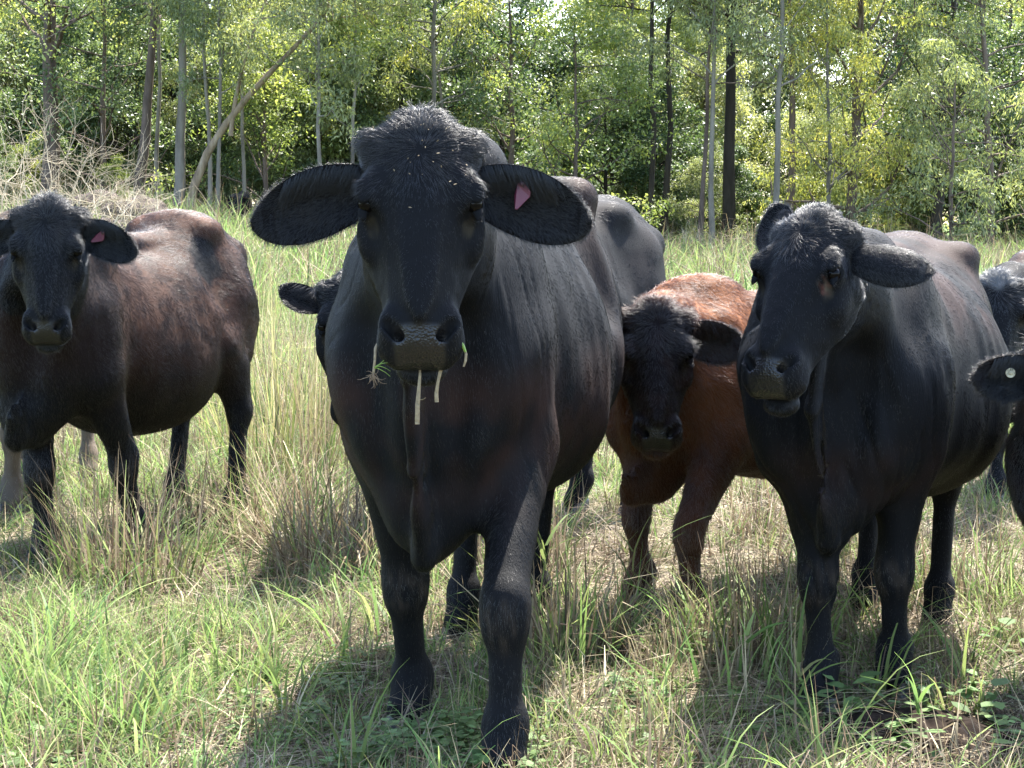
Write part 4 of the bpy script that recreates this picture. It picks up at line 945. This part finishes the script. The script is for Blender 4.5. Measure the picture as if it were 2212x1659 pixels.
def leaves(rg, clumps, per, L, W, droop):
    """clumps (n,4) centre + radius -> leaf diamonds"""
    n = len(clumps) * per; ci = np.repeat(np.arange(len(clumps)), per); c = clumps[ci]
    d = nrm(rg.normal(size=(n, 3))); r = rg.random(n) ** .5; p = c[:, :3] + d * (r * c[:, 3])[:, None] * [1, 1, .72]
    p[:, 2] -= droop * c[:, 3] * r ** 2 * .6
    e = nrm(rg.normal(size=(n, 3)) + d * .5 - np.array([0, 0, 1]) * droop * 2.2); s_ = nrm(np.cross(e, rg.normal(size=(n, 3)) * (1 if droop > .4 else .45) + np.array([0, 0, 1.0])))
    ll = rg.uniform(.6, 1.3, n)[:, None] * L; ww = ll * (W / L)
    V = np.stack([p, p + e * ll * .45 + s_ * ww / 2, p + e * ll, p + e * ll * .45 - s_ * ww / 2], 1).reshape(-1, 3); F = np.arange(n * 4).reshape(n, 4)
    cl = rg.uniform(-.42, .42, len(clumps))[ci]; tint = np.clip(.45 + cl + rg.normal(0, .16, n), 0, 1)
    return V, F, tint
def tree_data(seed, h, r0, lean=(0, 0), cb=.3, cr=2.2, nb=26, per=260, L=.10, W=.032, droop=.6, curve=None, clump_r=(.35, .8), top=1.0, sub=3, skew=(0, 0)):
    rg = np.random.default_rng(seed); m = 12; t = np.linspace(0, 1, m)
    wob = np.cumsum(rg.normal(0, .035 * h / m * 1.2, (m, 2)), 0); wob -= wob[0]
    tr = np.stack([lean[0] * t + wob[:, 0], lean[1] * t + wob[:, 1], h * t * .92 - .15], 1)
    if curve is not None: tr = np.asarray(curve(t))
    rad = r0 * (1 - .80 * t) * (1 + .35 * np.exp(-t * 14)); parts = [tube(tr, rad, 9, .06, rg)]; cl = []
    for k in range(nb):
        f = cb + (1 - cb) * (k + rg.random()) / nb; i = f * (m - 1); i0 = min(int(i), m - 2); p = tr[i0] * (1 - i + i0) + tr[i0 + 1] * (i - i0)
        a = k * 2.4 + rg.normal(0, .4); ln = cr * (1.05 - .65 * max(0, (f - cb) / (1 - cb)) ** 1.5) * rg.uniform(.55, 1.15); el = rg.uniform(.1, .9)
        d = np.array([math.cos(a) * math.cos(el) + skew[0], math.sin(a) * math.cos(el) + skew[1], math.sin(el)]); bp = [p]
        for s in range(4): d = nrm(d + rg.normal(0, .22, 3) + np.array([0, 0, .06 - droop * .06 * s])); bp.append(bp[-1] + d * ln / 4)
        br = r0 * (1 - .8 * f) * .42; parts.append(tube(bp, br * np.linspace(1, .25, 5) + .004, 5))
        for s in range(sub):
            q = bp[rg.integers(2, 5)]; dd_ = nrm(d + rg.normal(0, .8, 3)); e = q + dd_ * ln * rg.uniform(.2, .5); parts.append(tube([q, (q + e) / 2 + rg.normal(0, .03, 3), e], [br * .4 + .003, br * .25 + .003, .003], 4)); cl.append([*e, rg.uniform(*clump_r)])
        cl.append([*bp[-1], rg.uniform(*clump_r)])
    cl = np.array(cl); return join(parts), leaves(rg, cl, per, L, W, droop)
def tree_object(name, data, bark, leaf, loc, label, group, rz=0.0, s=1.0, cat='tree'):
    (TV, TF), (LV, LF, tint) = data
    r = empty(name, loc, rz); r.scale = (s, s, s); tag(r, label, cat, group)
    obj('trunk' if cat == 'tree' else 'stem', make_mesh('trunk', TV, TF, BARK[bark]), r); obj('crown' if cat == 'tree' else 'foliage', make_mesh('crown', LV, LF, LEAF[leaf], False, {'tint': ('FACE', 'FLOAT', tint)}), r)
    return r
def copy_tree(r, loc, rz, s, label=None, group=None):
    c = r.copy(); sc.collection.objects.link(c); c.location = loc; c.rotation_euler = (0, 0, rz); c.scale = (s[0], s[0], s[1]) if isinstance(s, tuple) else (s, s, s)
    if label: c['label'] = label
    if group: c['group'] = group
    for ch in list(r.children): d = ch.copy(); sc.collection.objects.link(d); d.parent = c
    return c
def gp(px, d): p = P2(px, 480, d); return (p[0], d, float(terrain(p[0], d)) - .05)
# the ones with trunks one can tell apart: px of the foot, distance, height, radius, lean, bark, leaf, crown base, crown radius, label
FT = [
 (112, 46, 12, .21, (.2, 0), 'brown', 'bright', .34, 2.6, 'stout reddish trunk with bright leaves above the bare shrub, nearest the photo\'s left side'),
 (305, 45, 12, .13, (.9, 0), 'brown', 'gum', .40, 2.0, 'slim brown trunk leaning right, behind the dark mounds'),
 (345, 46, 10, .06, (.2, 0), 'pale', 'gum', .55, 1.2, 'thin white stem just right of the leaning brown trunk'),
 (383, 44, 12, .12, (.4, .3), 'pale', 'gum', .45, 1.9, 'grey trunk with dark foot, left of the forked tan gum'),
 (448, 44, 9.5, .055, (.1, 0), 'pale', 'gum', .40, 1.2, 'thin grey stem just right of the forked tan gum'),
 (466, 43, 9, .05, (.1, 0), 'pale', 'gum', .35, 1.1, 'second thin grey stem right of the forked tan gum'),
 (525, 45, 9, .05, (.1, 0), 'pale', 'bright', .42, 1.3, 'thin pale stem above the distant black cow'),
 (702, 42, 7.5, .055, (-.2, 0), 'pale', 'gum', .38, 1.4, 'pale sapling with open crown left of the front cow\'s poll'),
 (768, 44, 8.5, .05, (0, 0), 'pale', 'bright', .42, 1.4, 'thin straight stem close to the front cow\'s left ear'),
 (935, 46, 12, .07, (.3, 0), 'pale', 'yellow', .30, 1.8, 'thin pale gum rising straight behind the front cow\'s poll'),
 (968, 47, 11, .05, (-.4, 0), 'pale', 'gum', .35, 1.6, 'slender gum next to the one behind the poll'),
 (1407, 47, 13, .075, (.1, 0), 'dark', 'gum', .48, 2.2, 'left one of two dark straight trunks right of the front cow'),
 (1430, 47.6, 13, .085, (0, 0), 'dark', 'dark', .50, 2.0, 'right one of two dark straight trunks right of the front cow'),
 (1510, 44, 10, .06, (.3, 0), 'brown', 'gum', .42, 1.5, 'thin brown stem left of the thin grey one above the calf'),
 (1534, 43.5, 10.5, .07, (-.1, 0), 'pale', 'gum', .40, 1.6, 'thin grey stem with forked top above the calf'),
 (1572, 47, 15, .155, (.3, 0), 'dark', 'gum', .36, 3.2, 'big dark spreading gum standing behind the calf and right cow'),
 (1668, 42.5, 11, .075, (0, 0), 'pale', 'gum', .36, 1.7, 'pale straight gum stem above the right cow\'s upright ear'),
 (1706, 46, 13, .10, (.1, 0), 'brown', 'gum', .45, 1.8, 'grey brown trunk just right of the pale straight stem'),
 (1830, 45, 11.5, .13, (.3, 0), 'brown', 'yellow', .10, 2.6, 'yellow leaved tree above the right cow\'s head'),
 (1790, 43.5, 7.5, .06, (0, 0), 'pale', 'yellow', .12, 1.7, 'smaller yellow green tree under the tall yellow one'),
 (2010, 47, 10, .14, (.5, 0), 'dark', 'dark', .18, 2.6, 'dense dark tree right of the yellow leaved tree'),
 (2140, 45, 9.5, .10, (-.3, 0), 'brown', 'gum', .12, 2.4, 'dense grey green tree close to the photo\'s right side'),
 (2050, 42, 5.0, .06, (0, 0), 'brown', 'gum', .10, 1.6, 'low olive tree over the right cow\'s ear'),
 (1240, 45, 6.0, .07, (0, 0), 'brown', 'bright', .08, 2.0, 'low light green tree over the front cow\'s hump'),
 (1100, 47, 7.0, .10, (0, 0), 'brown', 'dark', .10, 2.2, 'dark leafed tree right of the front cow\'s poll'),
 (580, 46, 5.0, .07, (0, 0), 'brown', 'bright', .06, 1.9, 'bright leafed low tree right of the thin stems'),
 (235, 47, 7.5, .09, (0, 0), 'brown', 'dark', .12, 2.2, 'dark leafed tree behind the bare shrub'),
]
for k, (px, d, h, r0, ln, bk, lf, cb, cr, lb) in enumerate(FT):
    big = lf in ('dark', 'bright'); nb = int(14 + h * cr * .62)
    dat = tree_data(200 + k, h, r0, ln, cb, cr, nb, 95 if cr < 1.9 else 110, .115 if not big else .10, .030 if not big else .050, .65 if not big else .18, clump_r=(.24, .52) if cr < 1.9 else (.30, .66))
    tree_object('forest_tree', dat, bk, lf, gp(px, d), lb, 'trees at the edge of the forest')
# the forked tan gum: leans to the right across the others
def curve(t): return np.stack([4.9 * t ** 1.25 - .1 * np.sin(t * 9), -.6 * t, 6.6 * t ** .80 - .15 - .9 * t ** 3], 1)
tt_ = np.linspace(0, 1, 9); fork = tube(np.stack([1.0 + .35 * tt_ + .8 * tt_ ** 2, -.2 + 0 * tt_, 1.9 + 3.6 * tt_], 1), .055 * (1 - .75 * tt_), 7)
dat = tree_data(301, 7.5, .095, cb=.62, cr=2.2, nb=26, per=110, L=.115, W=.03, droop=.65, curve=curve, sub=3)
dat = (join([dat[0], fork]), dat[1])
tr0 = tree_object('forest_tree', dat, 'tan', 'gum', gp(405, 43.2), 'tan forked gum leaning far to the right, behind the left cow', 'trees at the edge of the forest')
# forest behind: a few kinds, repeated
proto = []
kinds = [('gum', 'brown', 14, .16, .22, 3.0, 40, .16, .055, .6), ('gum', 'pale', 13, .14, .30, 2.8, 38, .16, .055, .6), ('dark', 'brown', 11, .15, .08, 3.0, 44, .17, .085, .15), ('bright', 'brown', 10, .13, .06, 2.8, 42, .17, .085, .15),
         ('dark', 'dark', 6.5, .10, .04, 2.2, 34, .14, .075, .15), ('bright', 'brown', 4.2, .06, .03, 1.7, 26, .12, .065, .15), ('gum', 'brown', 5.5, .07, .05, 1.8, 30, .13, .05, .4)]
KL = ['tall grey green gum inside the forest', 'tall pale barked gum inside the forest', 'dense dark leafed forest tree', 'light green forest tree with full crown', 'dark glossy leafed understorey tree', 'bright green understorey sapling', 'olive green understorey sapling']
pr = np.random.default_rng(77); spots = []
for k in range(40): spots.append((-800 + k * 100 + pr.uniform(-40, 40), pr.uniform(56, 64), pr.choice([0, 1, 2, 3, 2]), pr.uniform(.9, 1.2)))
for k in range(34): spots.append((-750 + k * 115 + pr.uniform(-40, 40), pr.uniform(67, 78), pr.choice([0, 1, 2, 3]), pr.uniform(1.05, 1.4)))
for k in range(58): spots.append((-700 + k * 62 + pr.uniform(-30, 30), pr.uniform(48.5, 55), pr.choice([4, 5, 6, 4, 6]), pr.uniform(.65, 1.15)))
for k in range(40): spots.append((-700 + k * 92 + pr.uniform(-40, 40), pr.uniform(47, 51), pr.choice([4, 5, 6]), pr.uniform(.3, .55)))
first = {}
for (px, d, k, s) in spots:
    gap = min(1, 1.2 * math.exp(-((px - 1190) / 120) ** 2) + .85 * math.exp(-((px - 1800) / 70) ** 2))
    if d > 55: s = s * (1 - .74 * gap)
    if k not in first:
        lf, bk, h, r0, cb, cr, nb, L, W, dr = kinds[k]; dat = tree_data(400 + int(k), h, r0, (0, 0), cb, cr, nb, 160, L * .8, W * .75, dr, clump_r=(.36, .78) if h > 8 else (.26, .56))
        first[k] = tree_object('forest_tree', dat, bk, lf, gp(px, d), KL[k], KL[k].replace('forest tree', 'forest trees'), pr.uniform(0, 6.28), s)
    else: copy_tree(first[k], gp(px, d), pr.uniform(0, 6.28), (s, s * pr.uniform(.9, 1.1)))
# low scrub and litter at the forest foot
n = 420; px = pr.uniform(-250, 2460, n); d = pr.uniform(43.5, 50, n); x = (px - 1106) / 4320 * d
tag(scatter('undergrowth', np.stack([x, d, terrain(x, d)], -1), np.stack([x * 0, x * 0, pr.uniform(0, 6.28, n)], -1), pr.uniform(2.2, 4.5, n), pr.choice([0, 2, 10, 11, 12, 13], n), TUFTS), kind='stuff')

# ------------------------------------------------------------------ bare shrub, old bales
def bare_shrub(seed, h, nst, levels=5):
    rg = np.random.default_rng(seed); parts = []
    def grow(p, d, ln, r, lv):
        pts = [p]; 
        for s in range(3): d = nrm(d + rg.normal(0, .20, 3) + np.array([0, 0, .03])); pts.append(pts[-1] + d * ln / 3)
        parts.append(tube(pts, [r, r * .88, r * .76, r * .62], 5))
        if lv <= 0: return
        for k in range(rg.integers(2, 4)):
            j = rg.integers(2, 4) if k else 3; a = nrm(d + rg.normal(0, .62, 3)); grow(pts[j], a, ln * rg.uniform(.62, .9), r * rg.uniform(.5, .68), lv - 1)
    for s in range(nst):
        a = rg.uniform(0, 6.28); grow(np.array([rg.normal(0, .10), rg.normal(0, .10), -.05]), nrm(np.array([math.cos(a) * .6, math.sin(a) * .5, 1.0])), h * .34, .020 * h / 2, levels)
    return join(parts)
bm = bark_material('bleached_twigs', [(.3, (.26, .20, .13)), (.6, (.44, .37, .27)), (.8, (.55, .49, .38))], 8)
for i, (px, d, h, n, lb) in enumerate(((55, 27, 2.3, 7, 'big leafless shrub with tangled pale branches behind the left cow'), (170, 26, 2.0, 5, 'leafless pale shrub to the right of the biggest bare one'), (262, 29, 1.5, 4, 'small bare shrub rising over the dark mounds'), (-60, 25, 2.0, 6, 'bare shrub cut off by the left edge'))):
    V, F = bare_shrub(500 + i, h, n, 5); o = obj('bare_shrub', make_mesh('bare_shrub', V, F, bm), None, gp(px, d)); tag(o, lb, 'shrub', 'leafless shrubs at the left')
for i, (px, d, h, n) in enumerate(((1460, 43, 1.1, 5), (1620, 43.4, 1.0, 5), (1340, 43, .9, 4), (2110, 43, 1.0, 4))):
    V, F = bare_shrub(520 + i, h, n, 4); o = obj('bare_shrub', make_mesh('bare_shrub', V, F, bm), None, gp(px, d)); tag(o, 'low tangle of dry twigs at the foot of the forest', 'shrub', 'dry twigs at the forest foot')
M_BALE = simple('weathered_straw', (.045, .032, .026), .9, .2, 30, .6, .8)
def bale(px, d, r, ln, rz, label):
    n = 28; m = 14; rg = np.random.default_rng(int(px)); V = []
    for k in range(m + 1):
        t = k / m; rr = r * (1 - .35 * abs(2 * t - 1) ** 6)
        if k in (0, m): rr = r * .30
        for j in range(n):
            a = 2 * math.pi * j / n; z = math.sin(a) * rr * (.85 if math.sin(a) > 0 else .7); V.append((math.cos(a) * rr * 1.05, (t - .5) * ln * (1 if k not in (0, m) else 1.01), z + r * .6))
    V = np.array(V); V = V + .05 * r * 4 * vnoise(V, .2, 5)[:, None] * nrm(V - [0, 0, r * .6])
    i = np.arange(m)[:, None] * n; j = np.arange(n)[None]; F = np.stack([i + j, i + (j + 1) % n, i + n + (j + 1) % n, i + n + j], -1).reshape(-1, 4)
    root = empty('old_bale', gp(px, d), rz); tag(root, label, 'hay bale', 'dark weathered bales beyond the left cow'); obj('bale', make_mesh('bale', V, [F, np.array([list(range(n))[::-1]]), np.array([list(range(m * n, m * n + n))])], M_BALE), root)
    A = []
    for k in range(150):
        a = rg.uniform(.1, math.pi - .1); y = rg.uniform(-.5, .5) * ln; v, f, c = blades(rg, 1, (.12, .3), (.006, .012), .01, 0, 3, .6, DRY, flat=1.2); v = v + [math.cos(a) * r * 1.05, y, math.sin(a) * r * .87 + r * .6]; A.append((v, f, c * .42))
    tag(obj('straw_cover', bl_mesh('straw_cover', A, M_STRAW), root), kind='stuff')
bale(215, 35, .52, 1.0, R(55), 'dark bale standing at the back, left of the other two'); bale(300, 33, .55, 1.1, R(75), 'larger greyish bale nearest the trees\' thin stems'); bale(248, 31.5, .36, .8, R(80), 'small low bale in front of the two others')
print('trees %.1fs' % (time.time() - T0))
# ------------------------------------------------------------------ what hangs from the big cow's mouth
_, HM, WL, OM = MAIN
def MW(u, w, v): return WL.T @ HM(u, w, v) + OM
def ribbon(pts, wid, mat_parts, thick=.0012, twist=0.0):
    """a flattened stalk with real thickness"""
    pts = np.asarray(pts, float); m = len(pts); V = []; F = []
    wid = np.broadcast_to(wid, m)
    for i in range(m):
        a = twist * i; d = np.array([math.cos(a), math.sin(a), 0]); nn = np.array([-math.sin(a), math.cos(a), 0])
        for sx, sy in ((-1, -.6), (-.5, -1), (.5, -1), (1, -.6), (1, .6), (.5, 1), (-.5, 1), (-1, .6)): V.append(pts[i] + d * sx * wid[i] / 2 + nn * sy * thick)
    for i in range(m - 1):
        for j in range(8): F.append((i * 8 + j, i * 8 + (j + 1) % 8, i * 8 + 8 + (j + 1) % 8, i * 8 + 8 + j))
    return np.array(V), np.array(F)
M_DRYSTEM = simple('dry_stem', (.25, .19, .11), .6, .4, 120, .25, .4); M_ROOT = simple('root_brown', (.20, .14, .09), .8, .3, 200, .3); M_GREENSTEM = simple('green_stem', (.20, .30, .05), .5, .4, 80, .2)
rs = np.random.default_rng(3)
def straw(name, pts, wid, mat, label, twist=.05):
    base = np.array(pts[0]); V, F = ribbon(np.array(pts) - base, wid, None, twist=twist)
    o = obj(name, make_mesh(name, V, F, mat), None, base); tag(o, label, 'straw', 'straw hanging from the cow\'s mouth'); return o
m0 = MW(.338, -.002, -.052)
m0 = m0 + np.array([0, -.012, -.0])
zz = lambda p, *d: [p + np.array(q) for q in d]
s1 = straw('straw_stalk', zz(m0, (0, .02, .012), (.001, 0, -.012), (-.001, -.004, -.04), (-.004, -.004, -.075), (-.005, -.002, -.115)), [.004, .005, .0075, .0095, .0095], M_DRYSTEM, 'long flat straw hanging straight down from the middle of the cow\'s mouth', .02)
o = obj('side_shoot', make_mesh('side_shoot', *tube([(-.003, -.004, -.078), (.006, -.006, -.078), (.012, -.006, -.074)], [.0012, .001, .0006], 5), M_DRYSTEM), s1)
m1 = MW(.325, .050, -.052) + np.array([0, -.012, 0])
straw('straw_stalk', zz(m1, (.003, .02, .015), (0, 0, 0), (-.008, -.003, -.020), (-.013, -.004, -.042), (-.016, -.003, -.062), (-.0155, -.002, -.082)), [.004, .0085, .0075, .006, .008, .0085], M_DRYSTEM, 'short bent brown stalk hanging right of the long flat straw', .12)
m2 = MW(.300, .088, -.030) + np.array([.002, -.014, 0])
s3 = straw('straw_stalk', zz(m2, (-.006, .008, .012), (.002, 0, 0), (.006, -.003, -.012), (.005, -.004, -.026), (.001, -.003, -.038)), [.004, .005, .0055, .0055, .004], M_DRYSTEM, 'small curved stalk with a green end at the corner of the mouth', 0)
obj('green_end', make_mesh('green_end', *tube(np.array(zz(m2, (-.004, -.004, .014), (.000, -.005, .004), (.005, -.005, -.008))) - (m2 + np.array([-.006, .008, .012])), [.0015, .0038, .0025], 7), M_GREENSTEM), s3)
m3 = MW(.300, -.092, -.030) + np.array([-.002, -.014, 0])
s4 = straw('rooted_stalk', zz(m3, (.004, .010, .010), (0, 0, 0), (-.001, -.003, -.025), (-.004, -.003, -.052)), [.004, .0055, .005, .0055], M_DRYSTEM, 'grass stalk with its brown roots dangling from the mouth corner', 0)
parts = []; b0 = np.array([-.004, -.003, -.052]) - np.array([.004, .010, .010])
for k in range(22):
    p = b0 + rs.normal(0, .0015, 3); d = nrm(np.array([rs.normal(-.25, .45), rs.normal(0, .4), -1.0])); ln = rs.uniform(.015, .05); pts = [p]
    for q in range(4): d = nrm(d + rs.normal(0, .45, 3)); pts.append(pts[-1] + d * ln / 4)
    parts.append(tube(pts, [.0009, .0008, .0007, .0005, .0003], 4))
obj('roots', make_mesh('roots', *join(parts), M_ROOT), s4)
parts = []
for k in range(4):
    p = b0 + np.array([0, 0, .012]); d = nrm(np.array([rs.uniform(.5, 1), -.2, rs.uniform(.1, .8)])); pts = [p]
    for q in range(5): d = nrm(d + np.array([.1, 0, -.35 * (k % 2)]) + rs.normal(0, .15, 3)); pts.append(pts[-1] + d * .008)
    parts.append(tube(pts, [.001, .0009, .0008, .0006, .0004, .0003], 4))
obj('green_blades', make_mesh('green_blades', *join(parts), M_GREENSTEM), s4)
# flecks of chaff on its poll and forehead
fl = []
bb = bpy.data.objects['body'].data; co = np.empty(len(bb.vertices) * 3, np.float32); bb.vertices.foreach_get('co', co); co = co.reshape(-1, 3)
Hp = HM(0, 0, 0); U_ = (HM(1, 0, 0) - Hp) / .965 ** 2; W_ = (HM(0, 1, 0) - Hp) / .965 ** 2; Vv = (HM(0, 0, 1) - Hp) / .965 ** 2
hcc = np.stack([(co - Hp) @ U_, (co - Hp) @ W_, (co - Hp) @ Vv], 1)
for k in range(26):
    u = -.15 + abs(rs.normal(0, .07)); w = rs.normal(.015, .05); d = np.hypot(hcc[:, 0] - u, hcc[:, 1] - w) + 2 * (hcc[:, 2] < .02); j = int(np.argmin(d)); p = co[j] + .010 * Vv - (.012 * U_ if u < -.12 else 0); e = nrm(rs.normal(size=3)) * rs.uniform(.0015, .004)
    fl.append(tube([p - e, p, p + e], [.0004, .0012, .0004], 4))
o = obj('chaff_flecks', make_mesh('chaff_flecks', *join(fl), M_DRYSTEM), bpy.data.objects['cow']); o['kind'] = 'stuff'
tri = {}
for o in sc.objects:
    if o.type == 'MESH': tri[o.data.name] = sum(1 for _ in ()) + len(o.data.loops) - 2 * len(o.data.polygons)
print('unique triangles', sum(tri.values()), 'time %.1f' % (time.time() - T0))
